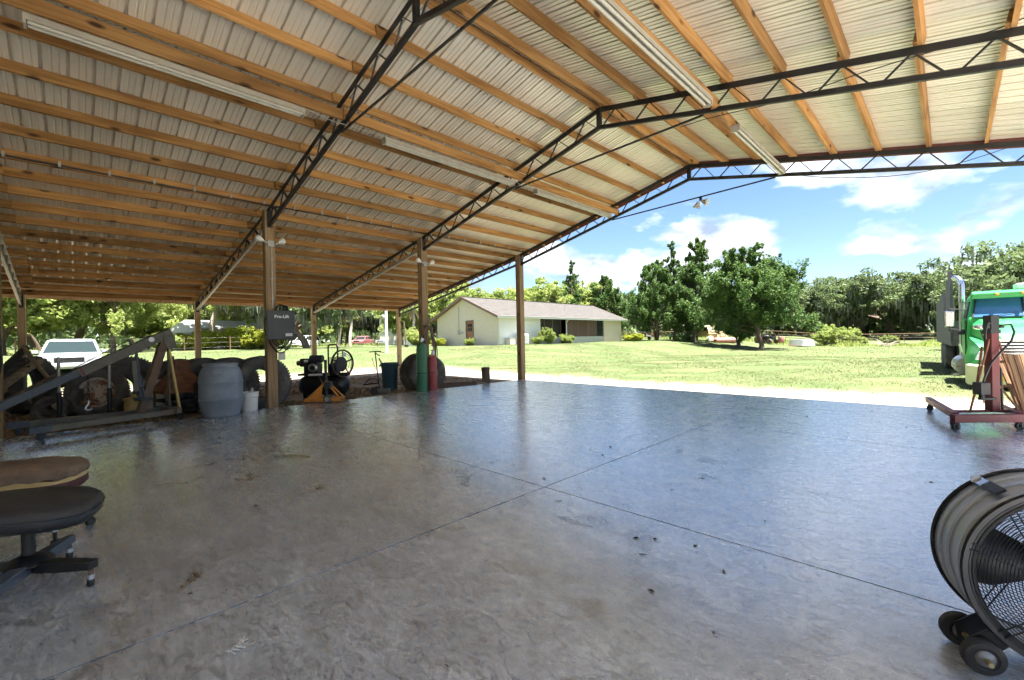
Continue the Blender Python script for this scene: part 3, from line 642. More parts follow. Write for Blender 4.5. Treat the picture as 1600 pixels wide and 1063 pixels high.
tree('hedge', -43.5, 9.6, 1., 0, 'hedge_bush', 'yellow-green hedge bush right of the distant bungalow, left one', 'shrub', 'yellow-green hedge bushes')
tree('hedge', -43.2, 11.6, .95, 100, 'hedge_bush', 'yellow-green hedge bush right of the distant bungalow, right one', 'shrub', 'yellow-green hedge bushes')
tree('hedge', -44.4, 6.1, .85, 40, 'hedge_bush', 'yellow-green bush beside the little pump house', 'shrub')
tree('bush', -40, 3.0, .8, 40, 'hedge_bush', 'green bush left of the little pump house', 'shrub')
tree('oakB', -34, 12.9, .8, 70, 'oak_tree', 'leaning forked oak with moss between the control box and the thin post')
tree('bush', -25.8, 20.3, .85, 0, 'shrub', 'leafy green shrub at the left corner of the house', 'shrub')
tree('bush', -15.0, 26.2, .46, 120, 'shrub', 'large yellowish shrub beside the porch screens of the house', 'shrub', sz=.66)
tree('bush', -15.1, 25.0, .33, 200, 'shrub', 'pale flowering shrub next to the air conditioner', 'shrub')
tree('bush', -14.9, 28.9, .42, 10, 'shrub', 'low green bush at the foot of the porch', 'shrub')
tree('bush', -18.5, 20.3, .30, 200, 'shrub', 'small shrub just right of the brown house door', 'shrub')
tree('hedge', -22.6, 20.2, .3, 0, 'shrub', 'low yellow-green plant by the house gable wall', 'shrub')
tree('hedge', -14.8, 40.5, .45, 0, 'shrub', 'low yellow-flowering plants past the right end of the house', 'shrub', sz=.35)
# palms
def palm(x, y, H, seed, label, skirt=True, group=None):
    rng = np.random.default_rng(seed); t = thing('palm_tree', label, 'palm', (x, y, gh(x, y)), group=group); m = MB(); pts, d, _ = limb(m, (0, 0, -.3), (.02, .03, 1), H+.3, .17, rng, n=8, up=.2, taper=.8, seg=9); m.build('trunk', MATS['pale_bark'], t, smooth=60)
    top = np.array(pts[-1]); V = []; D = []
    def frond(out, a, e, L):
        c = np.array([math.cos(a)*math.cos(e), math.sin(a)*math.cos(e), math.sin(e)]); p = top.copy(); stem = [p]
        for i in range(7):
            c = c+np.array([0, 0, -.10]); c /= np.linalg.norm(c); p = p+c*L/7; stem.append(p)
        s = np.cross(c, [0, 0, 1]); s /= np.linalg.norm(s)+1e-6
        for i in range(2, 8):
            for k in (-1, 1):
                for w in range(3):
                    b = stem[i-1]+(stem[i]-stem[i-1])*(w/3.); dirv = (s*k+ (stem[i]-stem[i-1])/L*4+np.array([0, 0, -.35+rng.normal()*.1])); dirv /= np.linalg.norm(dirv); tl = .55*L*.45*(1.2-.1*i); n_ = np.cross(dirv, [0, 0, 1]); n_ /= np.linalg.norm(n_)+1e-6
                    V_ = (b-n_*.02, b+n_*.02, b+dirv*tl+n_*.006, b+dirv*tl-n_*.006); out.append(V_)
    for i in range(26): frond(V, rng.uniform(0, 6.28), rng.uniform(-.4, 1.2), rng.uniform(1.6, 2.3))
    for i in range(16 if skirt else 0): frond(D, rng.uniform(0, 6.28), rng.uniform(-1.4, -.8), rng.uniform(1.3, 1.9))
    quads('frond_crown', np.array(V), MATS['palm_leaf'], t)
    if D: quads('dead_frond_skirt', np.array(D), MATS['dead_frond'], t)
palm(-39.7, 18.4, 4.6, 1, 'palm with a brown dead-frond skirt, left one between the thin lean-to posts', group='palms left of the house')
palm(-37, 18.6, 5.0, 2, 'palm with a brown dead-frond skirt, right one between the thin lean-to posts', group='palms left of the house')
palm(-26.6, 33.5, 5.2, 3, 'palm crown showing just above the house ridge, right one', False)
palm(-30.5, 30.0, 4.9, 4, 'palm crown showing above the house ridge near the gable peak', False)
palm(-33.5, 24.6, 4.6, 5, 'palm leaning beside the outermost lean-to post near the white shed')
# ------------------------------------------------------------------ house
mat('stucco', (.56, .485, .385), (.62, .545, .44), rough=.9, scale=5, bump=.25, bscale=60)
mat('stucco_white', (.72, .70, .65), (.77, .75, .70), rough=.9, scale=5)
def shingle_mat():
    m = mat('shingle', (.055, .049, .044), (.085, .077, .069), rough=.95, scale=2.2, bump=.3, bscale=30); return m
shingle_mat()
mat('brown_door', (.25, .10, .055), (.30, .13, .075), rough=.55, scale=3)
mat('brown_trim', (.16, .10, .08), (.21, .14, .11), rough=.6, scale=3)
mat('glass_dark', (.02, .03, .03), rough=.08, spec=.4)
mat('screen_mesh', (.025, .022, .021), (.04, .036, .034), rough=.7, scale=2)
mat('curtain_brown', (.085, .05, .038), (.125, .078, .06), rough=.8, scale=1.5, stretch=(1, 1, .15))
mat('grey_paint', (.36, .36, .35), (.43, .43, .42), rough=.6, scale=4)
HX0, HX1, HY0, HY1, HB, HE, HA = -24.2, -16.0, 21.2, 39.9, .45, 3.34, 5.0
house = thing('house', 'long low cream house with brown shingle roof and screened porch', 'house')
hm = (HX0+HX1)/2; th = .2
# gable walls
for y in (HY0+th/2, HY1-th/2):
    if y < 30:   # front gable with a door opening
        m = MB(); dx0, dx1, dz1 = -19.95, -18.95, 2.93
        zt = lambda x: HE+(HA-HE)*(1-abs(x-hm)/(hm-HX0))
        def strip(xs, zb):
            poly = [(xs[0], zb)]+[(xs[-1], zb)]+[(x, zt(x)-.02) for x in reversed(xs)]
            m.prism(poly, th, T(0, y, 0) @ RX(90))
        strip([HX0, hm, dx0], HB) if hm < dx0 else strip([HX0, dx0], HB)
        strip([dx0, dx1] if not (dx0 < hm < dx1) else [dx0, hm, dx1], dz1); strip([dx1, HX1] if hm < dx1 else [dx1, hm, HX1], HB)
        m.build('wall', MATS['stucco'], house)
    else:
        m = MB().prism([(HX0, HB), (HX1, HB), (HX1, HE-.02), (hm, HA-.02), (HX0, HE-.02)], th, T(0, y, 0) @ RX(90)); m.build('wall', MATS['stucco'], house)
wy = [(HY0+th, 26.45), (36.5, HY1-th)]
for a, b in wy: MB().box((HX1-th/2, (a+b)/2, (HB+HE)/2-.02), (th, b-a, HE-HB)).build('wall', MATS['stucco_white' if a < 30 else 'stucco'], house)
MB().box((HX0+th/2, (HY0+HY1)/2, (HB+HE)/2-.02), (th, HY1-HY0-2*th, HE-HB)).build('wall', MATS['stucco'], house)
# porch: back wall, low wall, screens with posts
MB().box((HX1-3.2, 31.5, (HB+HE)/2-.02), (th, 10, HE-HB)).build('porch_back_wall', MATS['curtain_brown'], house)
MB().box((HX1-1.7, 26.35, (HB+HE)/2-.02), (3.0, .19, HE-HB-.03)).build('porch_end_wall', MATS['stucco'], house)
MB().box((HX1-1.7, 36.6, (HB+HE)/2-.02), (3.0, .19, HE-HB-.03)).build('porch_end_wall', MATS['stucco'], house)
MB().box((HX1-.06, 33.3, 1.13), (.1, 6.3, .62)).build('porch_low_wall', MATS['grey_paint'], house)
MB().box((HX1-.0, 33.3, .70), (.34, 6.5, .22)).build('porch_step', MATS['stucco_white'], house)
MB().box((HX1-.66, 28.3, 1.13), (.1, 3.6, .62)).build('porch_low_wall', MATS['grey_paint'], house)
for y in (26.5, 27.7, 28.9, 30.1): MB().box((HX1-.66, y, 2.35), (.07, .07, 1.95)).build('porch_post', MATS['brown_trim'], house)
for y in (30.2, 32.0, 33.6, 35.2, 36.4): MB().box((HX1-.06, y, 2.37), (.08, .08, 1.9)).build('porch_post', MATS['grey_paint' if y < 30.5 else 'brown_trim'], house)
for a, b, x in ((26.5, 27.7, .66), (27.7, 28.9, .66), (28.9, 30.1, .66)): MB().box((HX1-x, (a+b)/2, 2.37), (.012, b-a-.08, 1.86)).build('porch_screen', MATS['screen_mesh'], house)
for a, b in ((30.2, 32.0), (32.0, 33.6), (33.6, 35.2)): MB().box((HX1-.06, (a+b)/2, 2.37), (.012, b-a-.09, 1.86)).build('porch_screen', MATS['curtain_brown'], house)
for z in (1.9, 2.8): MB().box((HX1-.06, 35.8, z), (.02, 1.0, .8)).build('porch_window', MATS['glass_dark'], house)
# roof slabs with courses of shingle
def roof_slab(s):
    ro = bpy.data.objects.new('roof', None); COL.objects.link(ro); ro.parent = house
    over = .55; ex = (HX1+over) if s > 0 else (HX0-over); run = abs(ex-hm); rise = HA-HE; k = rise/(hm-HX0); ze = HA-k*run
    nrow = 14
    for i in range(nrow):
        a, b = i/nrow, (i+1)/nrow+.012
        xa, za, xb, zb = hm+(ex-hm)*a, HA+(ze-HA)*a, hm+(ex-hm)*b, HA+(ze-HA)*b
        MB().bar((xa, (HY0+HY1)/2, za+.06+.0), (xb, (HY0+HY1)/2, zb+.078), HY1-HY0+.9, .02).build('shingle_course', MATS['shingle'], ro)
    MB().bar((hm, (HY0+HY1)/2, HA+.02), (ex, (HY0+HY1)/2, ze+.02), HY1-HY0+.8, .05).build('roof_deck', MATS['brown_trim'], ro)
    MB().box((ex, (HY0+HY1)/2, ze), (.05, HY1-HY0+.9, .17)).build('fascia', MATS['stucco_white' if s > 0 else 'brown_trim'], ro)
    for y in (HY0-.46, HY1+.46): MB().bar((hm, y, HA), (ex, y, ze), .05, .2).build('barge_board', MATS['brown_trim'], ro)
roof_slab(1); roof_slab(-1)
MB().box((hm, (HY0+HY1)/2, HA+.085), (.3, HY1-HY0+.85, .03)).build('ridge_cap', MATS['shingle'], house)
MB().tube([(HX1-1.5, 32, HA-1.0), (HX1-1.5, 32, HA-.45)], .06, 8).build('roof_vent', MATS['grey_paint'], house)
MB().tube([(HX1+.5, 30.1, 3.15), (HX1+.25, 30.1, 3.0), (HX1+.08, 30.1, 2.8), (HX1+.05, 30.1, .9)], .045, 8).build('downspout', MATS['stucco_white'], house)
# door
d = MB().box((-19.45, HY0+.06, 1.84), (.86, .06, 2.1)).build('door', MATS['brown_door'], house)
for x in (-19.6, -19.3):
    for z in (2.2, 2.55): MB().box((x, HY0+.02, z), (.25, .02, .3)).build('pane', MATS['glass_dark'], d)
MB().box((-19.1, HY0+.01, 1.75), (.05, .06, .05)).build('handle', MATS['chrome'], d)
m = MB(); m.box((-19.93, HY0-.01, 1.85), (.09, .06, 2.2)); m.box((-18.97, HY0-.01, 1.85), (.09, .06, 2.2)); m.box((-19.45, HY0-.01, 2.95), (1.05, .06, .09)); m.build('door_frame', MATS['brown_trim'], house)
m = MB(); m.box((-20.9, HY0-.06, 2.0), (.28, .12, .42)); m.box((-20.45, HY0-.05, 1.95), (.16, .1, .2)); m.tube([(-20.9, HY0-.05, 2.2), (-20.9, HY0-.05, 4.3)], .022, 6); m.lathe([(0, 0), (.09, 0), (.09, .06), (0, .07)], 10, T(-20.9, HY0-.12, 2.05) @ RX(90)); m.build('electric_meter', MATS['grey_paint'], house)
MB().box((-19.4, HY0-.75, .72), (2.4, 1.4, .12)).build('door_step', MATS['stucco_white'], house)
ac = thing('air_conditioner', 'white air-conditioner box against the long house wall', 'air conditioner', (-15.55, 23.6, gh(-15.5, 23.6)))
MB().box((0, 0, .45), (.75, .8, .86)).build('cabinet', MATS['stucco_white'], ac, bevel=.03); MB().lathe([(0, 0), (.3, 0), (.3, .03), (0, .05)], 16, T(0, 0, .88)).build('fan_guard', MATS['grey_paint'], ac)
for k in range(7): MB().box((.385, 0, .15+k*.1), (.02, .68, .03)).build('louvre', MATS['grey_paint'], ac)
bx = thing('utility_box', 'low beige box left of the air conditioner', 'box', (-15.6, 22.3, gh(-15.6, 22.3))); MB().box((0, 0, .25), (.5, .6, .5)).build('cabinet', MATS['stucco'], bx, bevel=.02); MB().box((0, 0, .52), (.54, .64, .04)).build('lid', MATS['grey_paint'], bx)
# ------------------------------------------------------------------ fittings on the barn
mat('bulb_glass', (.70, .70, .66), (.78, .78, .74), rough=.3)
mat('dark_box', (.030, .034, .042), (.042, .047, .056), rough=.5, scale=5, rvar=.08)
mat('print_white', (.75, .75, .75), rough=.6)
mat('rust', (.15, .06, .03), (.26, .12, .06), rough=.95, scale=9, bump=.4, c3=(.09, .05, .035), spot=.55)
mat('rusty_brown', (.10, .066, .045), (.165, .11, .078), rough=.9, scale=7, bump=.3, c3=(.25, .11, .05), spot=.6)
mat('grey_olive', (.095, .088, .068), (.15, .138, .11), rough=.7, scale=6, c3=(.14, .07, .04), spot=.58)
mat('blue_grey', (.04, .05, .068), (.065, .078, .098), rough=.5, scale=6, c3=(.12, .075, .05), spot=.66)
mat('drum_blue', (.17, .205, .255), (.24, .275, .325), rough=.5, scale=4, bump=.1, c3=(.26, .27, .28), spot=.62)
mat('orange_paint', (.55, .20, .025), (.66, .28, .05), rough=.5, scale=6, c3=(.25, .11, .04), spot=.6)
mat('yellow_can', (.48, .36, .13), (.58, .45, .20), rough=.6, scale=6, c3=(.22, .12, .06), spot=.57)
mat('bin_blue', (.035, .085, .11), (.05, .11, .14), rough=.55, scale=4)
mat('cyl_green', (.035, .15, .075), (.06, .20, .11), rough=.5, scale=5, c3=(.12, .10, .07), spot=.64)
mat('cyl_red', (.30, .045, .045), (.40, .09, .085), rough=.55, scale=5, c3=(.20, .10, .08), spot=.6)
mat('hose_brown', (.16, .10, .07), (.24, .16, .11), rough=.6, scale=4)
mat('silver', (.42, .42, .43), (.55, .55, .56), rough=.35, metal=.8, scale=6)
mat('rim_rust', (.50, .42, .34), (.60, .53, .45), rough=.7, scale=6, c3=(.30, .13, .07), spot=.50, spscale=5)
mat('hoist_red', (.105, .006, .010), (.14, .012, .014), rough=.5, scale=5, c3=(.12, .05, .04), spot=.62)
mat('stone_grey', (.20, .19, .16), (.30, .29, .25), rough=.95, scale=8, bump=.4)
E0 = MATS
def twin_flood(x, y, z, label):
    t = thing('flood_lamp', label, 'lamp', (x, y, z), group='twin bulb lamps on posts'); MB().box((.03, 0, 0), (.06, .12, .12)).build('junction_box', E0['galv_steel'], t)
    for s in (-1, 1):
        M = T(.07, s*.07, 0) @ RX(-s*62) @ RY(-12)
        b = MB().lathe([(0, 0), (.022, 0), (.024, .03), (.026, .075), (.02, .08)], 12, M).build('socket', E0['galv_steel'], t, smooth=40)
        MB().lathe([(.018, .07), (.03, .095), (.058, .15), (.064, .18), (.058, .205), (.03, .222), (0, .226)], 16, M).build('bulb', E0['bulb_glass'], b, smooth=60)
twin_flood(.075, 0, 3.30, 'twin white flood bulbs on the post above the dark control box')
twin_flood(.075, 3.66, 3.28, 'twin white flood bulbs on the middle post above the hose coil')
t = thing('flood_lamp', 'single flood lamp clamped to the tie bar of the last truss', 'lamp', (5.75, 7.33, 4.46))
MB().box((0, 0, -.06), (.05, .05, .1)).build('bracket', E0['black_steel'], t)
MB().lathe([(0, 0), (.03, 0), (.05, .06), (.085, .13), (.08, .14), (0, .12)], 14, T(.02, 0, -.12) @ RY(115)).build('lamp_head', E0['grey_paint'], t, smooth=40); MB().lathe([(0, 0), (.03, 0), (.05, .06), (.085, .13), (.08, .14), (0, .12)], 14, T(-.05, 0, -.12) @ RY(200)).build('lamp_head', E0['grey_paint'], t, smooth=40)
# conduit on the near post, control box with its cables
t = thing('conduit_pipe', 'thin grey conduit running down the post above the control box', 'pipe', (.088, .015, 0)); MB().tube([(0, 0, 2.0), (0, 0, 3.28)], .016, 8).build('pipe', E0['galv_steel'], t, smooth=40)
for z in (2.2, 2.6, 3.0): MB().box((0, 0, z), (.02, .06, .02)).build('strap', E0['galv_steel'], t)
t = thing('control_box', 'dark grey Pro-Lift control box with looped cables on the post', 'control box', (.21, .12, 1.66), rot=(0, 0, rad(-10)))
t['label'] = 'dark grey electrical control box with looped cables hung on the near post'
MB().box((0, 0, 0), (.2, .50, .58)).build('cabinet', E0['dark_box'], t, bevel=.008); MB().box((.104, 0, 0), (.008, .485, .565)).build('front_cover', E0['dark_box'], t, bevel=.003)
def text(s, size, M, mt_, parent, name='lettering', ext=.001, bold=0.):
    c = bpy.data.curves.new(name, 'FONT'); c.body = s; c.size = size; c.extrude = ext; c.align_x = 'CENTER'; c.align_y = 'CENTER'; c.offset = bold; c.materials.append(mt_)
    q = bpy.data.objects.new(name, c); COL.objects.link(q); bpy.context.view_layer.update(); me = bpy.data.meshes.new_from_object(q.evaluated_get(bpy.context.evaluated_depsgraph_get())); bpy.data.objects.remove(q); o = link(name, me, parent); o.matrix_local = M; return o
FX = Matrix(((0, 0, 1, 0), (1, 0, 0, 0), (0, 1, 0, 0), (0, 0, 0, 1)))      # text facing local +x
text('Pro-Lift', .085, T(.110, .01, .165) @ FX, E0['print_white'], t, bold=.0022)
MB().box((.109, .135, -.195), (.003, .12, .055)).build('rating_plate', E0['print_white'], t)
text('Pro-Lift', .026, T(.112, .135, -.195) @ FX, E0['dark_box'], t, 'plate_lettering')
def loop(p0, p1, sag, n=10, side=0.):
    p0, p1 = Vector(p0), Vector(p1); return [p0.lerp(p1, i/n)+Vector((side*math.sin(math.pi*i/n), 0, -sag*math.sin(math.pi*i/n)**.8)) for i in range(n+1)]
for i, (a, b, s, r) in enumerate([((-.02, -.2, -.28), (-.02, .10, -.28), .24, .011), ((.03, -.16, -.28), (.0, .16, -.28), .17, .012), ((-.03, -.22, -.28), (.02, .2, -.28), .28, .01), ((.02, -.1, -.28), (0, .06, -.28), .12, .011), ((-.04, .0, -.28), (-.04, .22, -.28), .22, .01)]):
    MB().tube(loop(a, b, s), r, 7).build('cable', E0['cable'], t, smooth=50)
for a in (-.08, 0, .07): MB().tube([(-.03, a, .28), (-.03, a*.8, .36), (-.03, a*.3+.02, .41), (-.03, .1-a*.4, .38), (-.02, .14, .28)], .018, 7).build('cable', E0['cable'], t, smooth=50)
MB().tube([(-.05, -.21, .28), (-.06, -.27, .1), (-.06, -.28, -.1), (-.05, -.22, -.3)], .01, 7).build('cable', E0['cable'], t, smooth=50)
MB().box((-.07, .02, -.62), (.06, .12, .16)).build('outlet_box', E0['galv_steel'], t)
# air line along the roof, slung under the sheets
t = thing('air_pipe', 'black air pipe strapped along the roof above the row of posts', 'pipe', (.22, 0, 3.99)); MB().tube([(0, -11, .07), (0, -3.6, .07), (0, 0, .05), (0, 3.7, .06), (0, 7.3, .06)], .016, 8).build('pipe', E0['cable'], t, smooth=40)
for k in range(20): MB().box((0, -3.5+k*.56, .085), (.06, .03, .07)).build('strap', E0['galv_steel'], t)
tag(MB().tube([(7.6+3.3*i/14, 7.34+.02*math.sin(i), 4.42-.42*math.sin(math.pi*i/16)-i*.005) for i in range(15)], .006, 6).build('hanging_wire', E0['cable'], smooth=50), 'thin black wire sagging below the last truss against the sky', 'wire')
tag(MB().tube([(6.9+4.3*i/12, 3.68, 4.42-.02*i*.5+.02*math.sin(i*1.3)-.10*math.sin(math.pi*i/12)) for i in range(13)], .006, 6).build('hanging_wire', E0['cable'], smooth=50), 'black wire strung loosely along the middle truss on the right', 'wire')
tag(MB().tube([(3.58, -.55, 4.47), (3.6, -.2, 4.42), (3.62, .1, 4.42), (3.58, .66, 4.46)], .006, 6).build('lamp_cable', E0['lamp_white'], smooth=50), 'white cable joining two lamps across the first truss', 'cable')
tag(MB().tube([(3.58, 3.5, 4.47), (3.6, 3.7, 4.40), (3.62, 3.9, 4.41), (3.58, 4.2, 4.46)], .006, 6).build('lamp_cable', E0['lamp_white'], smooth=50), 'white cable joining two lamps across the middle truss', 'cable')
# ------------------------------------------------------------------ tyres
def tyre_profile(R, w, rr):
    h = w/2; return [(rr, -h*.62), (rr+.02, -h*.75), (rr+(R-rr)*.35, -h*.98), (rr+(R-rr)*.7, -h), (R*.955, -h*.86), (R*.985, -h*.72), (R, -h*.4), (R, h*.4), (R*.985, h*.72), (R*.955, h*.86), (rr+(R-rr)*.7, h), (rr+(R-rr)*.35, h*.98), (rr+.02, h*.75), (rr, h*.62), (rr+.03, h*.3), (R*.9, 0), (rr+.03, -h*.3)]
def tyre(x, y, R, w, rr, face, label, lean=0, rim=None, lugs=0, name='tyre', group=None, z=None, mt_='rubber'):
    """face: compass direction (deg) its hole looks to"""
    t = thing(name, label, 'tyre', (x, y, (gh(x, y) if z is None else z)+R*math.cos(rad(lean))-.02), group=group); t.rotation_euler = (rad(0), rad(90-lean), rad(face))
    MB().lathe(tyre_profile(R, w, rr), 48, closed=True).build('tyre_body', E0[mt_], t, smooth=35)
    m = MB(); n = lugs or 60
    for k in range(n):
        a = 2*math.pi*k/n
        for s in (-1, 1): m.box((R+.004, s*w*.2, 0), (.02 if not lugs else .03, w*.36, R*2*math.pi/n*.55), RZ(math.degrees(a)) @ T(0, 0, 0) @ Matrix(((1, 0, 0, 0), (0, 0, 1, 0), (0, 1, 0, 0), (0, 0, 0, 1))) @ (RX(0)))
    tr = m.build('tread', E0[mt_], t); tag(tr, kind='stuff')
    if rim:
        m = MB(); m.lathe([(rr+.005, -w*.3), (rr-.02, -w*.28), (rr-.03, w*.16), (rr+.015, w*.33), (rr+.005, w*.36), (rr-.012, w*.34), (rr-.045, w*.14), (rr*.86, w*.10)], 40)
        # disc with hand holes: wedges between rings
        n = 6; r0, r1, r2, r3 = rr*.34, rr*.52, rr*.74, rr*.88; za, zb = w*.16, w*.10
        for k in range(n):
            a0, a1 = 2*math.pi*(k+.28)/n, 2*math.pi*(k+.72)/n
            for (p0, p1) in ((a0, a1),):
                for i in range(4):
                    b0, b1 = p0+(p1-p0)*i/4, p0+(p1-p0)*(i+1)/4; m.add([(r1*math.cos(b0), r1*math.sin(b0), za-.01), (r2*math.cos(b0), r2*math.sin(b0), zb), (r2*math.cos(b1), r2*math.sin(b1), zb), (r1*math.cos(b1), r1*math.sin(b1), za-.01)], [(0, 1, 2, 3)])
        m.lathe([(r0, za-.05), (r0, za), (r1, za-.01)], 40); m.lathe([(r2, zb), (r3, zb)], 40)
        m.build('rim', E0[rim], t, smooth=30)
        m = MB(); m.lathe([(r3*.98, zb-.03), (r0*.9, za-.08), (r0*.6, za-.10), (0, za-.10)], 24); m.build('hub_shade_disc', E0['black_plastic'], t)  # black disc behind the hand holes stands in for their inner shade
        m = MB()
        for k in range(10): a = 2*math.pi*k/10; m.lathe([(.014, 0), (.014, .03), (0, .03)], 6, T(rr*.42*math.cos(a), rr*.42*math.sin(a), za-.006))
        m.build('wheel_nuts', E0['rust'], t)
    return t
tyre(-2.72, -2.50, .50, .27, .29, -12, 'truck wheel with a rusty white rim behind the engine hoist', lean=8, rim='rim_rust', name='tyre')
tyre(-3.10, -2.20, .53, .27, .29, -6, 'bare tyre leaning directly behind the rusty rimmed wheel', lean=14)
tyre(-3.75, -1.95, .60, .30, .30, 4, 'larger tyre leaning behind the others, its top showing under the hoist boom', lean=10)
tyre(-2.95, -3.05, .42, .26, .24, -40, 'dark tyre left of the rusty rimmed wheel, half hidden', lean=12)
tyre(-2.35, -3.15, .27, .2, .15, -25, 'small tyre lying low in front of the pile, left of the wheel', lean=20)
tyre(-3.9, -1.25, .52, .27, .29, 20, 'tyre standing behind the mast of the engine hoist', lean=6)
tyre(-.72, -.02, .58, .42, .31, 4, 'big wide tyre standing right behind the post with the control box', lean=4)
tyre(-1.35, -.46, .57, .42, .31, 10, 'wide tyre behind the blue drum, second in the standing row', lean=3)
tyre(-1.95, -.85, .57, .42, .31, 14, 'wide tyre with ribbed tread, third in the standing row', lean=2)
tyre(-2.55, -1.20, .56, .40, .31, 18, 'wide tyre at the far left end of the standing row', lean=3)
tyre(-.80, 4.25, .52, .28, .29, -32, 'tyre with a grey rim leaning behind the gas cylinders', lean=10, rim='grey_paint')
tyre(-1.10, 4.15, .53, .30, .29, -60, 'dark tyre leaning between the blue bin and the gas cylinders', lean=6)
tyre(-4.7, -3.55, .62, .45, .36, 62, 'chunky lugged tractor tyre under the pile of leaning beams', lean=3, lugs=26)
tyre(-4.3, -4.25, .42, .3, .24, 70, 'black tyre at the far left under the leaning beams', lean=-25)
# ------------------------------------------------------------------ engine hoist (grey)
h = thing('engine_hoist', 'long grey engine hoist with sloping boom at the slab edge', 'hoist', (-.02, -1.75, 0), rad(-71.9))
def caster(parent, x, y, r=.055, mt_='black_plastic', spokes=False, z=0, rz=0):
    c = bpy.data.objects.new('caster', None); COL.objects.link(c); c.parent = parent; c.location = (x, y, z); c.rotation_euler = (0, 0, rad(rz))
    w = MB()
    if spokes:
        w.lathe([(r, -.018), (r, .018), (r*.72, .018), (r*.72, -.018)], 20, T(0, 0, r) @ RX(90), closed=True); w.lathe([(r*.3, -.02), (r*.3, .02), (0, .02), ], 12, T(0, 0, r) @ RX(90))
        for k in range(5): w.bar((0, 0, r), (math.cos(k*1.2566)*r*.8, 0, r+math.sin(k*1.2566)*r*.8), .016, .012, up=(0, 1, 0))
    else: w.lathe([(0, -.018), (r*.6, -.02), (r*.9, -.018), (r, -.01), (r, .01), (r*.9, .018), (r*.6, .02), (0, .018)], 20, T(0, 0, r) @ RX(90))
    w.build('wheel', E0[mt_], c, smooth=35)
    f = MB(); f.box((.012, .026, r*1.35), (.03, .004, r*1.5)); f.box((.012, -.026, r*1.35), (.03, .004, r*1.5)); f.box((.012, 0, r*2.15), (.06, .06, .008)); f.build('fork', E0['black_steel'], c)
    return c
for p, q, nm in (((-.1, .31, .155), (1.65, .31, .155), 'leg'), ((-.1, -.12, .155), (1.62, -.60, .155), 'leg')):
    MB().bar(p, q, .075, .085).build(nm, E0['grey_olive'], h, bevel=.006)
    qq = Vector(q); pp = Vector(p); d_ = (qq-pp).normalized(); MB().bar(qq-d_*.16, qq+d_*.07, .083, .093).build('leg_end', E0['blue_grey'], h, bevel=.006)
MB().bar((-.06, -.28, .175), (-.06, .42, .175), .08, .1).build('rear_beam', E0['grey_olive'], h, bevel=.006)
caster(h, -.1, .37, .055, 'black_plastic', rz=30); caster(h, -.1, -.24, .055); caster(h, 1.6, .30, .055, rz=10); caster(h, 1.57, -.58, .055, rz=-20)
m = MB(); m.bar((.34, .06, .17), (-.04, .06, 1.45), .10, .12); m.build('mast', E0['rusty_brown'], h, bevel=.008)
m = MB(); m.bar((-.06, .06, 1.42), (-.12, .06, 1.24), .14, .15); m.box((-.07, .06, 1.40), (.17, .15, .15)); m.build('mast_head', E0['grey_olive'], h, bevel=.008)
for s in (-.1, .22): MB().bar((-.08, .06, 1.30), (-.13, s+.06, .2), .045, .03).build('back_stay', E0['yellow_can' if s > 0 else 'grey_olive'], h, bevel=.003)
m = MB(); m.bar((-.12, .06, 1.53), (1.12, .06, .90), .11, .14); m.build('boom', E0['grey_olive'], h, bevel=.008)
MB().bar((1.05, .06, .94), (2.35, .06, .28), .085, .11).build('boom_extension', E0['blue_grey'], h, bevel=.008)
MB().bar((1.07, .06, .925), (1.09, .06, .915), .118, .147).build('red_band', E0['hoist_red'], h)
m = MB(); m.bar((.48, .06, 1.17), (.30, .06, 1.25), .13, .06); m.build('ram_clevis', E0['grey_olive'], h)
m = MB(); m.tube([(.33, .06, .45), (.355, .06, .80)], .045, 12); m.tube([(.355, .06, .8), (.385, .06, 1.20)], .022, 10); m.bar((.30, .06, .42), (.34, .06, .62), .16, .03); m.build('hydraulic_ram', E0['blue_grey'], h, smooth=40)
MB().bar((.43, .14, .55), (.46, .14, 1.05), .05, .06).build('ram_cover', E0['grey_olive'], h)
m = MB(); m.box((.30, .06, .40), (.18, .2, .04)); m.bar((.22, .16, .42), (.48, .16, .44), .03, .03); m.build('ram_bracket', E0['black_steel'], h)
m = MB(); m.bar((.42, .06, 1.30), (.47, .06, 1.42), .04, .05); m.build('cable_stand', E0['grey_olive'], h)
m = MB(); m.tube([(-.06, .06, 1.50), (.45, .06, 1.42), (1.2, .06, .95)], .007, 6); m.build('stay_cable', E0['cable'], h)
m = MB(); m.lathe([(0, 0), (.042, 0), (.042, .004), (0, .004)], 20, T(.19, .118, 1.40) @ RX(-90)); m.build('maker_plate', E0['print_white'], h)
ch = MB()
for k in range(9):
    M = T(1.0, .06, .86-k*.045) @ RZ(90*(k % 2)) @ RX(90); ch.tube([(.014*math.cos(a), .026*math.sin(a), 0) for a in [2*math.pi*i/10 for i in range(10)]], .005, 5, closed=True, M=M)
ch.build('chain', E0['black_steel'], h, smooth=50)
MB().tube([(1.0, .06, .47), (1.0, .06, .42), (1.03, .06, .38), (1.04, .06, .345), (1.01, .06, .32), (.97, .06, .33), (.96, .06, .355)], [.012, .012, .014, .015, .014, .011, .006], 8).build('hook', E0['silver'], h, smooth=50)
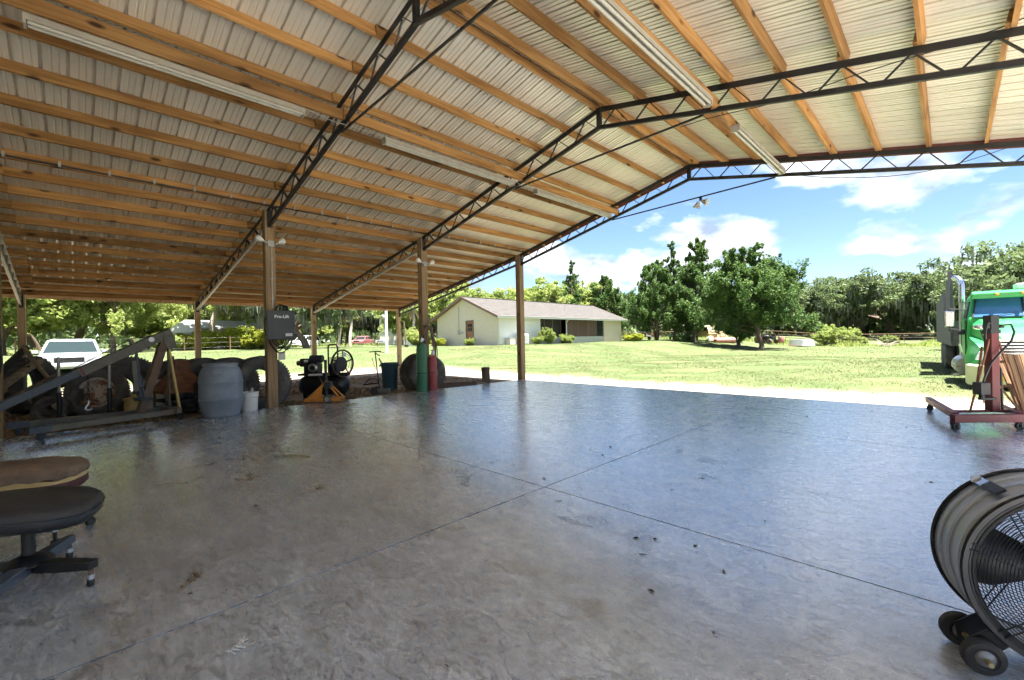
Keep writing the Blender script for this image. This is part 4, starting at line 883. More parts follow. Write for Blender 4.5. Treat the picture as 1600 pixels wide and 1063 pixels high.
# pole stands on grey blocks
def pole_stand(x, y, H, label, rz=0):
    t = thing('pole_stand', label, 'stand', (x, y, gh(x, y)), rad(rz)); MB().prism([(-.24, 0), (.24, 0), (.17, .14), (-.17, .14)], .3, T(0, 0, 0) @ RX(90)).build('base_block', E0['stone_grey'], t, bevel=.01)
    MB().tube([(-.13, -.0, .13), (0, 0, .25), (.13, 0, .13)], .012, 6).build('rope_handle', E0['hose_brown'], t)
    for s in (-.16, .16): MB().bar((s*1.18, -.153, .0), (s*.86, -.153, .145), .03, .006, up=(0, 1, 0)).build('strap', E0['black_steel'], t)
    MB().tube([(0, .0, .13), (0, .0, .62)], .035, 12).build('sleeve', E0['black_steel'], t, smooth=40); MB().tube([(0, 0, .6), (0, 0, H)], .022, 10).build('pole', E0['galv_steel'], t, smooth=40)
pole_stand(-1.72, -2.36, 1.28, 'grey block with an upright pole in front of the rusty rimmed wheel', 75)
pole_stand(-1.50, -3.03, 1.25, 'grey block with an upright pole left of the tyres', 80)
# lid can, forge hood, table
t = thing('lidded_can', 'yellow dented lidded can beside the engine hoist mast', 'can', (-2.15, -1.98, gh(-2.1, -2))); MB().lathe([(0, 0), (.145, 0), (.15, .02), (.155, .24), (.15, .33), (.13, .34)], 24).build('body', E0['yellow_can'], t, smooth=35); MB().lathe([(.17, .31), (.175, .335), (.165, .36), (.08, .375), (.04, .40), (.045, .43), (0, .44)], 24).build('lid', E0['yellow_can'], t, smooth=35)
t = thing('forge_hood', 'rusty brown flared forge hood with square chimney on thin legs', 'forge', (-1.56, -1.28, gh(-1.5, -1.3)), rad(12))
def sq(w, d, z): return [(-w/2, -d/2, z), (w/2, -d/2, z), (w/2, d/2, z), (-w/2, d/2, z)]
MB().loft([sq(.66, .80, .46), sq(.66, .80, .52), sq(.30, .30, .86), sq(.28, .27, .90), sq(.27, .26, 1.10)], caps=False).build('hood', E0['rust'], t)
MB().box((0, 0, .30), (.62, .74, .04)).build('hearth', E0['black_steel'], t)
for a in (-.29, .29):
    for b in (-.35, .35): MB().box((a, b, .24), (.035, .035, .48)).build('leg', E0['rusty_brown'], t)
MB().box((0, 0, .08), (.56, .66, .03)).build('shelf', E0['black_steel'], t)
m = MB(); m.bar((.34, .12, .10), (.34, .12, .62), .02, .02); m.bar((.34, .12, .62), (.34, .42, .66), .02, .02); m.build('rail', E0['black_steel'], t)
MB().tube([(.0, .1, 1.1), (.0, .1, 1.18)], .006, 5).build('wire_loop', E0['black_steel'], t)
t = thing('white_cabinet', 'white metal cabinet standing between the hoist mast and the forge', 'cabinet', (-2.4, -1.62, gh(-2.4, -1.6)), rad(10)); MB().box((0, 0, .35), (.5, .45, .70)).build('body', E0['white_paint'], t, bevel=.012); MB().box((.252, 0, .36), (.008, .40, .60)).build('door', E0['white_paint'], t, bevel=.004); MB().box((.265, .15, .45), (.015, .02, .09)).build('handle', E0['chrome'], t); MB().box((0, 0, .715), (.56, .62, .025)).build('top', E0['old_plank'], t)
for k in range(4): tag(MB().bar((-2.15+.1*k, -1.50+.02*k, gh(-2, -1.5)), (-2.45+.05*k, -1.36+.02*k, 1.0+.06*(k % 2)), .045, .03).build('wood_lath', E0['old_plank']), ['thin slat leaning beside the white cabinet, nearest the hoist mast', 'thin slat leaning on the white cabinet, second from the hoist mast', 'thin slat leaning between the cabinet and forge, third from the mast', 'thin slat leaning closest to the rusty forge'][k], 'slat', 'slats by the white cabinet')
# leaning beams at the far left
def beam(p, q, w, hh, label, mt_='old_plank'): return tag(MB().bar(p, q, w, hh).build('leaning_beam', E0[mt_], bevel=.004), label, 'beam', 'old beams at the far left')
beam((-3.4, -4.55, -.1), (-4.3, -3.55, 1.33), .09, .10, 'dark beam forming the left leg of the leaning frame before the white car', 'black_steel')
beam((-2.9, -4.5, -.1), (-4.2, -3.35, 1.05), .09, .12, 'second dark beam of the leaning frame, lower and to the right')
beam((-4.25, -3.6, 1.32), (-3.3, -3.05, .35), .05, .07, 'pale thin beam sloping down right from the peak of the leaning frame')
beam((.35, -4.25, .02), (-2.55, -3.1, .70), .05, .17, 'long grey board sloping up beneath the hoist boom', 'rusty_brown')
beam((-.3, -4.2, .0), (-2.9, -3.75, .52), .045, .06, 'narrow pale lath lying above the long grey board')
beam((-1.8, -4.7, .0), (-3.6, -4.1, .55), .10, .10, 'thick dark beam at the left edge behind the boom tip', 'black_steel')
m = thing('scrap_drum', 'dark dented oil drum lying at the left edge behind the boards', 'drum', (-1.6, -4.35, .18), rot=(rad(90), 0, rad(75))); MB().lathe([(0, -.42), (.27, -.42), (.285, -.4), (.285, -.14), (.295, -.12), (.285, -.1), (.285, .1), (.295, .12), (.285, .14), (.285, .4), (.27, .42), (0, .42)], 24).build('shell', E0['rusty_brown'], m, smooth=35)
MB().lathe([(0, 0), (.03, 0), (.03, .02), (0, .02)], 10, T(.15, .08, .42)).build('bung', E0['rust'], m)
hg = thing('hanging_hoses', 'bundle of black hoses and chains hanging at the far left edge', 'hoses', (.03, -3.74, 0))
for k in range(5): MB().tube([(.12+.02*k, .02+.035*k, 1.78), (.13+.02*k, .05+.03*k, 1.55), (.10+.02*k, .04+.035*k, 1.1), (.12, .05+.02*k, .80-.03*k), (.13, .015+.02*k, 1.1), (.11, .0+.02*k, 1.76)], .014, 7).build('hose_loop', E0['cable'], hg, smooth=50)
MB().box((.11, .06, 1.80), (.05, .2, .04)).build('hanger', E0['black_steel'], hg)
# ------------------------------------------------------------------ drum, bucket
t = thing('plastic_drum', 'faded blue plastic drum with two ribs standing on the slab edge', 'drum', (.36, -.95, 0), rad(-20))
MB().lathe([(0, .0), (.26, 0), (.285, .02), (.315, .12), (.335, .28), (.345, .295), (.348, .32), (.340, .335), (.342, .50), (.342, .58), (.350, .595), (.350, .62), (.340, .635), (.335, .70), (.315, .80), (.285, .87), (.262, .885), (.262, .915)], 40).build('body', E0['drum_blue'], t, smooth=30)
MB().lathe([(.262, .9), (.275, .905), (.278, .945), (.262, .955), (.235, .952), (.232, .93), (0, .925)], 36).build('lid', E0['drum_blue'], t, smooth=30)
m = MB(); m.prism([(-.10, .05), (.10, .05), (.07, -.04), (-.07, -.04)], .03, T(.318, 0, .80) @ RZ(90) @ RX(90-14)); m.build('handle_grip', E0['drum_blue'], t, bevel=.01)
t = thing('bucket', 'small white plastic bucket between the blue drum and the post', 'bucket', (.06, -.42, 0)); MB().lathe([(0, .0), (.13, 0), (.133, .01), (.152, .33), (.16, .335), (.16, .355), (.15, .36), (.148, .345), (.128, .02), (0, .018)], 28).build('body', E0['white_paint'], t, smooth=35)
MB().lathe([(.158, .27), (.164, .275), (.164, .295), (.158, .30)], 28).build('rim_band', E0['white_paint'], t); MB().tube([(.15*math.cos(a), .15*math.sin(a)*.3+.03, .30+.0-.12*math.sin(a)) for a in [math.pi*i/10 for i in range(11)]], .004, 6).build('bail', E0['black_steel'], t)
MB().tube([(.05, .02, .3), (.06, .04, .42), (.0, .05, .43), (-.02, .0, .3)], .018, 6).build('rag', E0['white_paint'], t, smooth=60)
# ------------------------------------------------------------------ compressor
c = thing('air_compressor', 'black petrol air compressor with belt guard on a horizontal tank', 'compressor', (-1.25, 1.55, gh(-1.2, 1.5)), rad(42))
# local x runs to the right in the picture
MB().lathe([(0, -.62), (.10, -.61), (.19, -.56), (.235, -.48), (.245, -.42), (.245, .42), (.235, .48), (.19, .56), (.10, .61), (0, .62)], 32, T(0, 0, .37) @ RY(90)).build('tank', E0['black_plastic'], c, smooth=40)
for x in (-.42, .42): MB().box((x, 0, .08), (.06, .36, .18)).build('foot', E0['black_steel'], c)
MB().box((0, 0, .635), (1.15, .40, .05)).build('deck', E0['black_steel'], c, bevel=.005); MB().box((-.12, -.204, .635), (.35, .006, .05)).build('data_plate', E0['print_white'], c); MB().box((.18, -.204, .635), (.12, .006, .05)).build('caution_plate', E0['yellow_can'], c)
e = MB(); e.box((-.28, 0, .78), (.34, .3, .24)); e.box((-.25, .0, .92), (.26, .26, .1)); e.build('engine', E0['black_steel'], c, bevel=.02)
MB().lathe([(0, 0), (.10, 0), (.11, .02), (.11, .05), (.085, .07), (.07, .07), (.06, .05), (0, .05)], 24, T(-.2, -.14, .80) @ RX(90)).build('recoil_starter', E0['silver'], c, smooth=40); MB().lathe([(.045, .05), (.045, .075), (0, .08)], 16, T(-.2, -.14, .80) @ RX(90)).build('starter_hub', E0['black_plastic'], c)
MB().box((-.46, -.05, .93), (.18, .2, .2)).build('air_filter', E0['black_plastic'], c, bevel=.03); MB().box((-.38, -.155, .97), (.1, .01, .06)).build('engine_plate', E0['print_white'], c)
MB().tube([(-.28, -.12, 1.02), (.02, -.10, 1.02)], .09, 14).build('fuel_tank', E0['dark_box'], c, smooth=40)
MB().tube([(-.62, -.1, .92), (-.52, -.1, .92)], .06, 10).build('muffler', E0['rusty_brown'], c, smooth=40)
p = MB(); p.box((.26, 0, .77), (.2, .22, .24))
for k in range(6): p.box((.26, 0, .90+k*.028), (.2, .26, .012))
p.build('pump', E0['black_steel'], c, bevel=.005)
g = bpy.data.objects.new('belt_guard', None); COL.objects.link(g); g.parent = c; g.location = (.50, -.08, .90); g.rotation_euler = (rad(90), 0, rad(38)); g.scale = (.82, 1.06, 1)
MB().lathe([(.30, -.06), (.315, -.06), (.32, 0), (.315, .06), (.30, .06), (.285, .05), (.285, -.05)], 40, closed=True).build('guard_rim', E0['black_plastic'], g, smooth=30)
for r in (.24, .19): MB().tube([(r*math.cos(a), r*math.sin(a), .05) for a in [2*math.pi*i/36 for i in range(36)]], .006, 6, closed=True).build('guard_ring', E0['black_steel'], g)
MB().lathe([(0, -.02), (.17, -.02), (.175, .02), (.12, .03), (0, .035)], 30, T(-.04, -.02, 0)).build('flywheel', E0['black_steel'], g, smooth=30); MB().lathe([(0, -.02), (.06, -.02), (.06, .03), (0, .035)], 20, T(.05, .2, 0)).build('pulley', E0['silver'], g, smooth=30)
m = MB()
for k in range(5): a = 2*math.pi*k/5+.3; m.bar((0, 0, .02), (.29*math.cos(a), .29*math.sin(a), .03), .035, .008, up=(0, 0, 1))
m.build('spokes', E0['black_plastic'], g)
MB().tube([(.29*math.cos(a)*1.03, .31*math.sin(a), .07+.01*i*.3) for i, a in enumerate([1.2+4.2*k/24 for k in range(25)])], .011, 7).build('hose', E0['hose_brown'], c.children[-1] if False else g, smooth=50)
MB().tube([(.10, .02, .66), (.10, .02, 1.30), (.14, .02, 1.36), (.30, .02, 1.36), (.34, .02, 1.30), (.34, .02, .66)], .02, 8).build('lifting_handle', E0['black_steel'], c, smooth=50)
MB().tube([(-.05, -.2, .62), (.05, -.27, .5), (.12, -.28, .35), (.2, -.25, .2)], .009, 6).build('air_hose', E0['hose_brown'], c, smooth=50)
# ------------------------------------------------------------------ orange jack stand
j = thing('trolley_jack', 'orange wheeled jack frame with black upright on the slab edge', 'jack', (.16, 1.0, 0), rad(45))
for s in (-1, 1): MB().bar((-.36, s*.12, .07), (.40, s*.12, .07), .05, .07).build('side_rail', E0['orange_paint'], j, bevel=.004)
MB().bar((-.36, -.14, .07), (-.36, .14, .07), .05, .07).build('end_rail', E0['orange_paint'], j); MB().bar((.40, -.14, .07), (.40, .14, .07), .05, .07).build('end_rail', E0['orange_paint'], j)
for s in (-1, 1):
    MB().bar((-.33, s*.11, .1), (.0, s*.04, .42), .05, .025).build('brace', E0['orange_paint'], j); MB().bar((.36, s*.11, .1), (.03, s*.04, .46), .03, .025).build('brace', E0['orange_paint'], j)
MB().prism([(-.28, .1), (-.05, .1), (.0, .42)], .01, T(0, -.09, 0) @ RX(90)).build('gusset', E0['orange_paint'], j)
MB().tube([(.02, 0, .12), (.02, 0, .55)], .04, 12).build('ram', E0['black_steel'], j, smooth=40); MB().tube([(.02, 0, .5), (.02, 0, .92)], .03, 12).build('upright', E0['black_steel'], j, smooth=40)
MB().box((.10, -.06, .38), (.13, .13, .14)).build('pump_body', E0['dark_box'], j, bevel=.01)
for s in (-1, 1):
    w = MB().lathe([(0, -.03), (.06, -.03), (.07, -.03), (.085, -.02), (.085, .02), (.07, .03), (0, .03)], 24, T(.12, s*.18, .085) @ RX(90)).build('wheel', E0['rubber'], j, smooth=35); MB().lathe([(0, -.034), (.045, -.034), (.045, .034), (0, .034)], 18, T(.12, s*.18, .085) @ RX(90)).build('hub', E0['silver'], w)
MB().box((.55, 0, .09), (.2, .1, .06)).build('foot_plate', E0['rust'], j)
# ------------------------------------------------------------------ lawn edger
e = thing('lawn_edger', 'upright lawn edger with T handle and small wheels at the slab edge', 'edger', (-1.1, 2.95, gh(-1.1, 2.9)), rad(40))
MB().tube([(.0, 0, .12), (-.05, 0, .55), (-.11, 0, 1.17)], .016, 8).build('shaft', E0['black_steel'], e, smooth=40); MB().tube([(-.27, 0, 1.14), (.05, 0, 1.15)], .014, 8).build('handle_bar', E0['black_steel'], e); MB().bar((-.09, 0, 1.1), (.03, -.02, 1.03), .02, .02).build('lever', E0['black_steel'], e)
MB().tube([(-.2, 0, .98), (-.14, 0, .78), (-.07, 0, .62)], .007, 6).build('throttle_cable', E0['cable'], e)
MB().box((.12, 0, .10), (.30, .2, .12)).build('blade_guard', E0['stone_grey'], e, bevel=.02); MB().tube([(.13, 0, .15), (.14, 0, .34)], .028, 8).build('motor', E0['black_plastic'], e)
MB().tube([(.0, 0, .36), (-.12, 0, .42), (-.3, .02, .40), (-.42, .02, .28)], .012, 7).build('power_cord', E0['cable'], e, smooth=50); MB().tube([(-.46, .02, .26), (-.02, .0, .30)], .018, 8).build('side_arm', E0['black_steel'], e)
for s in (-1, 1): MB().lathe([(0, -.02), (.09, -.02), (.105, 0), (.09, .02), (0, .02)], 20, T(-.12, s*.1, .105) @ RX(90)).build('wheel', E0['rubber'], e, smooth=35)
# ------------------------------------------------------------------ bin, gas cylinders, hose, log, timber
t = thing('rubbish_bin', 'tall dark blue-green rubbish bin beside the leaning tyres', 'bin', (-1.75, 3.62, gh(-1.7, 3.6))); MB().lathe([(0, 0), (.20, 0), (.205, .02), (.24, .72), (.255, .74), (.262, .78), (.25, .80), (.24, .78), (.2, .03), (0, .03)], 30).build('body', E0['bin_blue'], t, smooth=35)
for a in (-135, 45): MB().box((.26, 0, .72), (.05, .16, .05), RZ(a)).build('handle', E0['bin_blue'], t, bevel=.01)
MB().tube([(-.2, -.15, .8), (-.26, -.19, .93)], .02, 6).build('grip_loop', E0['black_plastic'], t)
def cylinder(x, y, r, H, mt_, label):
    t = thing('gas_cylinder', label, 'gas cylinder', (x, y, 0), group='gas cylinders by the middle post'); MB().lathe([(0, 0), (r*.93, 0), (r, .02), (r, H*.84), (r*.9, H*.91), (r*.6, H*.965), (r*.3, H*.985), (r*.27, H)], 28).build('body', E0[mt_], t, smooth=40)
    v = MB().lathe([(r*.2, H), (r*.2, H+.06), (r*.12, H+.07), (r*.12, H+.11), (0, H+.11)], 14).build('valve', E0['silver'], t, smooth=40); MB().lathe([(0, 0), (.035, 0), (.035, .02), (0, .02)], 12, T(0, 0, H+.11)).build('handwheel', E0['black_steel'], v); MB().lathe([(0, 0), (.04, 0), (.042, .03), (0, .035)], 14, T(.06, -.02, H+.06) @ RY(90)).build('gauge', E0['silver'], v); return t
cylinder(.21, 3.43, .135, 1.26, 'cyl_green', 'tall green gas cylinder chained to the middle post')
cylinder(.24, 3.73, .115, .92, 'cyl_red', 'shorter faded red gas cylinder beside the green one')
tag(MB().tube([(.35, 3.42, .47), (.36, 3.55, .47), (.36, 3.75, .48), (.28, 3.86, .48), (.05, 3.84, .48), (-.1, 3.7, .48), (-.1, 3.5, .47), (.02, 3.32, .47), (.22, 3.28, .47), (.34, 3.34, .47)], .009, 6, closed=True).build('safety_chain', E0['black_steel'], smooth=50), 'dark chain wrapped round the two gas cylinders', 'chain')
t = thing('hose_coil', 'long coil of brown and black hose hung on the middle post', 'hose', (.17, 3.66, 1.5))
for k in range(9):
    w = .13+.035*(k % 4)+rnd.uniform(-.01, .01); H = .5+.05*((k*7) % 5)-.02*k; o = rnd.uniform(-.03, .03); pts = []
    for i in range(28):
        a = 2*math.pi*i/28; pts.append((.02+.02*(k % 3)+.012*math.sin(a*2+k), o+w*math.sin(a)*(1.0-.35*math.cos(a)), -.38+H*.95*math.cos(a)*(1 if math.cos(a) > 0 else 1.05)))
    MB().tube(pts, .011, 6, closed=True).build('hose_loop', E0['hose_brown' if k % 3 else 'cable'], t, smooth=50)
MB().tube([(.0, .16, .20), (.06, .16, .12), (.06, .16, .0)], .035, 8).build('torch_holder', E0['cable'], t, smooth=50); MB().box((.0, 0, .16), (.05, .24, .04)).build('hanger', E0['black_steel'], t)
MB().lathe([(0, 0), (.045, 0), (.047, .03), (0, .035)], 14, T(.07, -.17, -.36) @ RY(90)).build('pressure_gauge', E0['silver'], t); MB().box((.06, -.12, -.5), (.04, .05, .12)).build('torch_grip', E0['silver'], t)
lg = thing('log_stump', 'short upright log standing near the front slab corner', 'log', (-.35, 6.1, gh(-.3, 6.1)), rot=(rad(3), rad(2), 0)); mm = MB(); prof = []
for k in range(2): pass
rings = []
for z in (0, .15, .3, .45, .56): rings.append([((.125+.012*math.sin(3*a+z*4)+.006*math.sin(7*a))*math.cos(a), (.125+.012*math.sin(3*a+z*4)+.006*math.cos(5*a))*math.sin(a), z) for a in [2*math.pi*i/18 for i in range(18)]])
mm.loft(rings).build('bark_body', E0['bark'], lg, smooth=35); MB().lathe([(0, .563), (.105, .563), (.105, .566), (0, .568)], 18).build('cut_face', E0['old_plank'], lg)
tag(MB().bar((-.45, 5.3, gh(-.4, 5)+.1), (-.25, 6.0, gh(-.2, 5)+.05), .09, .16).build('timber_block', E0['old_plank'], bevel=.01), 'weathered timber lying against the foot of the log', 'timber')
t = thing('steel_channel', 'rusty steel channel lying beside the gas cylinders', 'channel', (-.35, 4.9, gh(-.3, 4.9)), rad(66)); m = MB(); m.box((0, 0, .02), (1.2, .28, .02)); m.box((0, .13, .1), (1.2, .02, .16)); m.box((0, -.13, .1), (1.2, .02, .16)); m.build('channel', E0['rusty_brown'], t); MB().box((.58, 0, .11), (.03, .28, .18)).build('end_plate', E0['black_steel'], t)
for k in range(9):
    a = rnd.uniform(-.5, .5); m = MB(); m.lathe([(0, 0), (.05+.02*(k % 3), 0), (.06, .03), (.04, .07), (0, .08)], 7, RX(rnd.uniform(-20, 20)) @ RZ(40*k)); o = m.build('debris_chunk', E0['rust'], t); o.location = (-.5+.12*k, -.25+.04*math.sin(k*2), .0)
tag(MB().box((.05, 2.6, -.045), (.16, 3.2, .09)).build('edge_board', E0['old_plank'], bevel=.005), 'flat board laid along the slab edge under the edger', 'board')
# ------------------------------------------------------------------ stools by the camera
mat('seat_black', (.022, .021, .022), (.036, .034, .034), rough=.6, scale=30, bump=.25, bscale=90, c3=(.07, .065, .06), spot=.68, spscale=12)
mat('seat_shell', (.012, .014, .018), (.02, .022, .028), rough=.35, scale=5)
mat('seat_brown', (.13, .085, .055), (.20, .135, .09), rough=.8, scale=16, bump=.5, bscale=60, c3=(.09, .05, .035), spot=.6, spscale=8)
mat('foam', (.50, .34, .13), (.62, .46, .21), rough=.95, scale=14, bump=.8, bscale=40)
mat('burgundy', (.07, .02, .022), (.11, .035, .035), rough=.6, scale=8)
mat('base_blue', (.055, .075, .105), (.085, .105, .14), rough=.4, scale=12, c3=(.16, .12, .09), spot=.62, spscale=10)
mat('aluminium', (.48, .48, .50), (.60, .60, .62), rough=.35, metal=.85, scale=9)
def seat_rings(a, b, levels, n=36, p=2.6, bend=0.):
    R_ = []
    for s, z in levels:
        r = []
        for i in range(n):
            t = 2*math.pi*i/n; c_, s_ = math.cos(t), math.sin(t); x = a*s*math.copysign(abs(c_)**(2/p), c_); y = b*s*math.copysign(abs(s_)**(2/p), s_); r.append((x, y, z-bend*(x/a)**2))
        R_.append(r)
    return R_
st = thing('stool', 'black padded stool on a blue-grey four-arm base, nearest the camera', 'stool', (6.19, -3.01, 0), rad(72))
MB().loft(seat_rings(.32, .225, [(.80, .345), (.93, .353), (.985, .375), (1.0, .40), (.99, .415)], p=3., bend=.012)).build('seat_shell', E0['seat_shell'], st, smooth=50)
MB().loft(seat_rings(.32, .225, [(.985, .412), (.995, .428), (.975, .446), (.90, .464), (.65, .478), (.3, .483), (.02, .484)], p=3., bend=.014)).build('seat_pad', E0['seat_black'], st, smooth=60)
MB().tube(seat_rings(.32, .225, [(1.0, .414)], p=3., bend=.012)[0], .004, 6, closed=True).build('piping', E0['seat_shell'], st, smooth=50)
MB().tube([(0, 0, .12), (0, 0, .37)], .027, 14).build('column', E0['black_steel'], st, smooth=40); MB().lathe([(0, .165), (.03, .165), (.05, .155), (.095, .135), (.105, .12), (.10, .11), (0, .10)], 24).build('hub_cover', E0['black_steel'], st, smooth=40)
MB().box((0, 0, .345), (.2, .16, .02)).build('seat_plate', E0['black_steel'], st)
for a, al, am in ((42, .36, 'black_steel'), (150, .31, 'base_blue'), (-20, .36, 'base_blue'), (245, .36, 'base_blue')):
    M = RZ(a-72) @ Matrix.Diagonal((al/.36, 1, 1, 1))
    m = MB(); m.loft([[(.02, -.035, .13), (.02, .035, .13), (.02, .035, .075), (.02, -.035, .075)], [(.20, -.03, .135), (.20, .03, .135), (.20, .03, .078), (.20, -.03, .078)], [(.375, -.024, .135), (.375, .024, .135), (.375, .024, .09), (.375, -.024, .09)]], M=M); m.build('arm', E0[am], st, bevel=.004)
    p = M @ Vector((.355, 0, 0)); MB().tube([(p.x, p.y, .088), (p.x, p.y, .04)], .012, 10).build('caster_stem', E0['rusty_brown'], st); MB().lathe([(.013, .035), (.018, .035), (.018, .06), (.013, .06)], 12, T(p.x, p.y, 0)).build('caster_collar', E0['silver'], st); MB().lathe([(0, 0), (.015, 0), (.017, .008), (.017, .03), (.013, .036), (0, .036)], 12, T(p.x, p.y, 0)).build('foot', E0['black_plastic'], st, smooth=40)
s2 = thing('stool', 'brown stool with torn upholstery showing yellow foam, behind the black one', 'stool', (5.38, -3.08, 0), rad(65))
MB().loft(seat_rings(.315, .225, [(.8, .335), (.95, .342), (1.0, .362), (1.0, .405)], p=3., bend=.01)).build('seat_base', E0['burgundy'], s2, smooth=50)
MB().loft(seat_rings(.305, .218, [(1.0, .38), (1.02, .41), (1.0, .45)], p=3., bend=.01)).build('foam', E0['foam'], s2, smooth=50)
rr_ = seat_rings(.318, .230, [(1.0, .436), (1.015, .45), (.99, .482), (.90, .508), (.62, .524), (.02, .528)], p=3., bend=.01)
for q, ring in enumerate(rr_):
    for i, pnt in enumerate(ring):
        ring[i] = (pnt[0], pnt[1], pnt[2]+(.009*math.sin(i*2.3+q)+.005*math.sin(i*.9) if q < 3 else .004*math.sin(i*1.3+q)))
MB().loft(rr_).build('torn_cover', E0['seat_brown'], s2, smooth=60)
for k, (a0, a1) in enumerate(((-2.6, -1.75), (1.0, 2.6), (2.7, 3.5))):   # hanging strips of the side band
    pts = [(.322*math.copysign(abs(math.cos(a))**.667, math.cos(a)), .233*math.copysign(abs(math.sin(a))**.667, math.sin(a))) for a in [a0+(a1-a0)*i/14 for i in range(15)]]
    m = MB(); N = len(pts); vs = [(x, y, .446-.01*(x/.33)**2) for x, y in pts]+[(x*1.004, y*1.004, .372+.02*math.sin(i*1.7)) for i, (x, y) in enumerate(pts)]; m.add(vs, [(i, i+1, N+i+1, N+i) for i in range(N-1)]); o = m.build('torn_band', E0['seat_brown'], s2, smooth=60); sd = o.modifiers.new('s', 'SOLIDIFY'); sd.thickness = .004
MB().tube([(0, 0, .12), (0, 0, .36)], .024, 14).build('column', E0['aluminium'], s2, smooth=40); MB().box((0, .05, .335), (.12, .05, .05)).build('tilt_lever', E0['aluminium'], s2)
for k in range(5):
    a = 36+72*k; M = RZ(a); m = MB(); m.loft([[(.015, -.03, .16), (.015, .03, .16), (.015, .03, .08), (.015, -.03, .08)], [(.16, -.022, .135), (.16, .022, .135), (.16, .022, .09), (.16, -.022, .09)], [(.335, -.016, .125), (.335, .016, .125), (.335, .016, .10), (.335, -.016, .10)]], M=M); m.build('arm', E0['aluminium'], s2, bevel=.006)
    p = M @ Vector((.325, 0, 0)); c_ = MB().lathe([(0, .0), (.016, 0), (.024, .012), (.026, .03), (.018, .05), (.01, .055), (.01, .10), (0, .10)], 12, T(p.x, p.y, 0) @ RX(0)).build('caster', E0['black_steel'], s2, smooth=40); MB().lathe([(0, -.018), (.022, -.018), (.025, 0), (.022, .018), (0, .018)], 14, T(p.x+.012, p.y, .025) @ RZ(a) @ RX(90)).build('caster_wheel', E0['rusty_brown' if k == 4 else 'black_plastic'], c_, smooth=40)
for _c in st.children:
    if _c.name.split('.')[0] in ('seat_shell', 'seat_pad', 'piping'): _c.location = (-.05, .026, 0); _c.rotation_euler = (rad(3), rad(4), 0)
# ------------------------------------------------------------------ drum fan
mat('fan_rubber', (.018, .017, .017), (.03, .028, .027), rough=.7, scale=8, c3=(.06, .055, .05), spot=.6, spscale=6)
mat('galv_dark', (.16, .16, .16), (.22, .22, .22), rough=.4, metal=.6, scale=9)
mat('fan_steel', (.30, .325, .36), (.38, .405, .44), rough=.40, metal=.5, scale=7, c3=(.28, .25, .21), spot=.62, rvar=.1)
fan = thing('drum_fan', 'large grey steel drum fan on two wheels at the right edge', 'fan', (9.981, -.115, .385)); fa = -1.215
fan.rotation_euler = (0, rad(90), fa)            # local z = air axis, towards the grille
FR, FL = .325, .25; ax = lambda: None
MB().lathe([(FR, 0), (FR, .05), (FR-.006, .055), (FR-.006, .10), (FR+.003, .105), (FR+.003, .115), (FR-.006, .12), (FR-.008, .185), (FR, .19), (FR, .2), (FR-.008, .205), (FR-.01, FL), (FR-.016, FL), (FR-.014, .2), (FR-.012, .1), (FR-.006, .003)], 72, closed=True).build('drum_shell', E0['fan_steel'], fan, smooth=30)
for z in (0, FL): MB().lathe([(FR-.008, z-.008), (FR+.008, z-.010), (FR+.012, z), (FR+.008, z+.010), (FR-.008, z+.008)], 72, closed=True).build('rim_band', E0['black_plastic'], fan, smooth=40)
MB().lathe([(FR-.030, FL-.004), (FR-.030, FL+.006), (FR-.004, FL+.007), (FR-.004, FL-.004)], 72, closed=True).build('guard_ring', E0['black_plastic'], fan, smooth=40)
for gi, z in enumerate((FL+.004, -.004)):
    dome = lambda r: z+(.045*(1-(r/FR)**2) if gi == 0 else -.03*(1-(r/FR)**2))
    g = MB()
    for k in range(30):
        r = .045+(FR-.055)*k/29; g.tube([(r*math.cos(a), r*math.sin(a), dome(r)) for a in [2*math.pi*i/56 for i in range(56)]], .0016, 4, closed=True)
    g.build('grille_rings', E0['black_steel'], fan, smooth=60)
    for k in range(6):
        a = 2*math.pi*k/6+.25+.2*gi; m = MB()
        for off in (-.012, .012): m.tube([(r*math.cos(a)-off*math.sin(a), r*math.sin(a)+off*math.cos(a), dome(r)+.003) for r in [.02, .1, .18, .26, FR-.004]], .0028, 5)
        m.build('grille_spoke', E0['black_steel'], fan)
for k in range(3):
    M = RZ(120*k+25); m = MB(); rows_ = []
    for r, w, tw in ((.05, .07, 42), (.12, .17, 36), (.2, .24, 30), (.27, .23, 25), (.297, .15, 22)):
        t_ = rad(tw); rows_.append([(r, -w/2*math.cos(t_)+.03*r, .12-w/2*math.sin(t_)*.55), (r, 0, .122), (r, w/2*math.cos(t_)+.03*r, .12+w/2*math.sin(t_)*.55)])
    vs = [p for rw in rows_ for p in rw]; fs = []
    for i in range(4):
        for j_ in range(2): fs.append((i*3+j_, i*3+j_+1, (i+1)*3+j_+1, (i+1)*3+j_))
    m.add(vs, fs, M); o = m.build('blade', E0['black_plastic'], fan, smooth=60); sd = o.modifiers.new('s', 'SOLIDIFY'); sd.thickness = .003
MB().lathe([(0, .03), (.08, .03), (.085, .05), (.085, .16), (.06, .18), (0, .185)], 24).build('motor', E0['black_plastic'], fan, smooth=40)
MB().bar((-FR+.01, 0, .06), (FR-.01, 0, .06), .04, .03).build('motor_bracket', E0['black_steel'], fan)
MB().tube([(.06, .03, .2), (.13, .07, .24), (.2, .05, .27), (.27, .08, .25)], .004, 5).build('power_cord', E0['grey_paint'], fan, smooth=50)
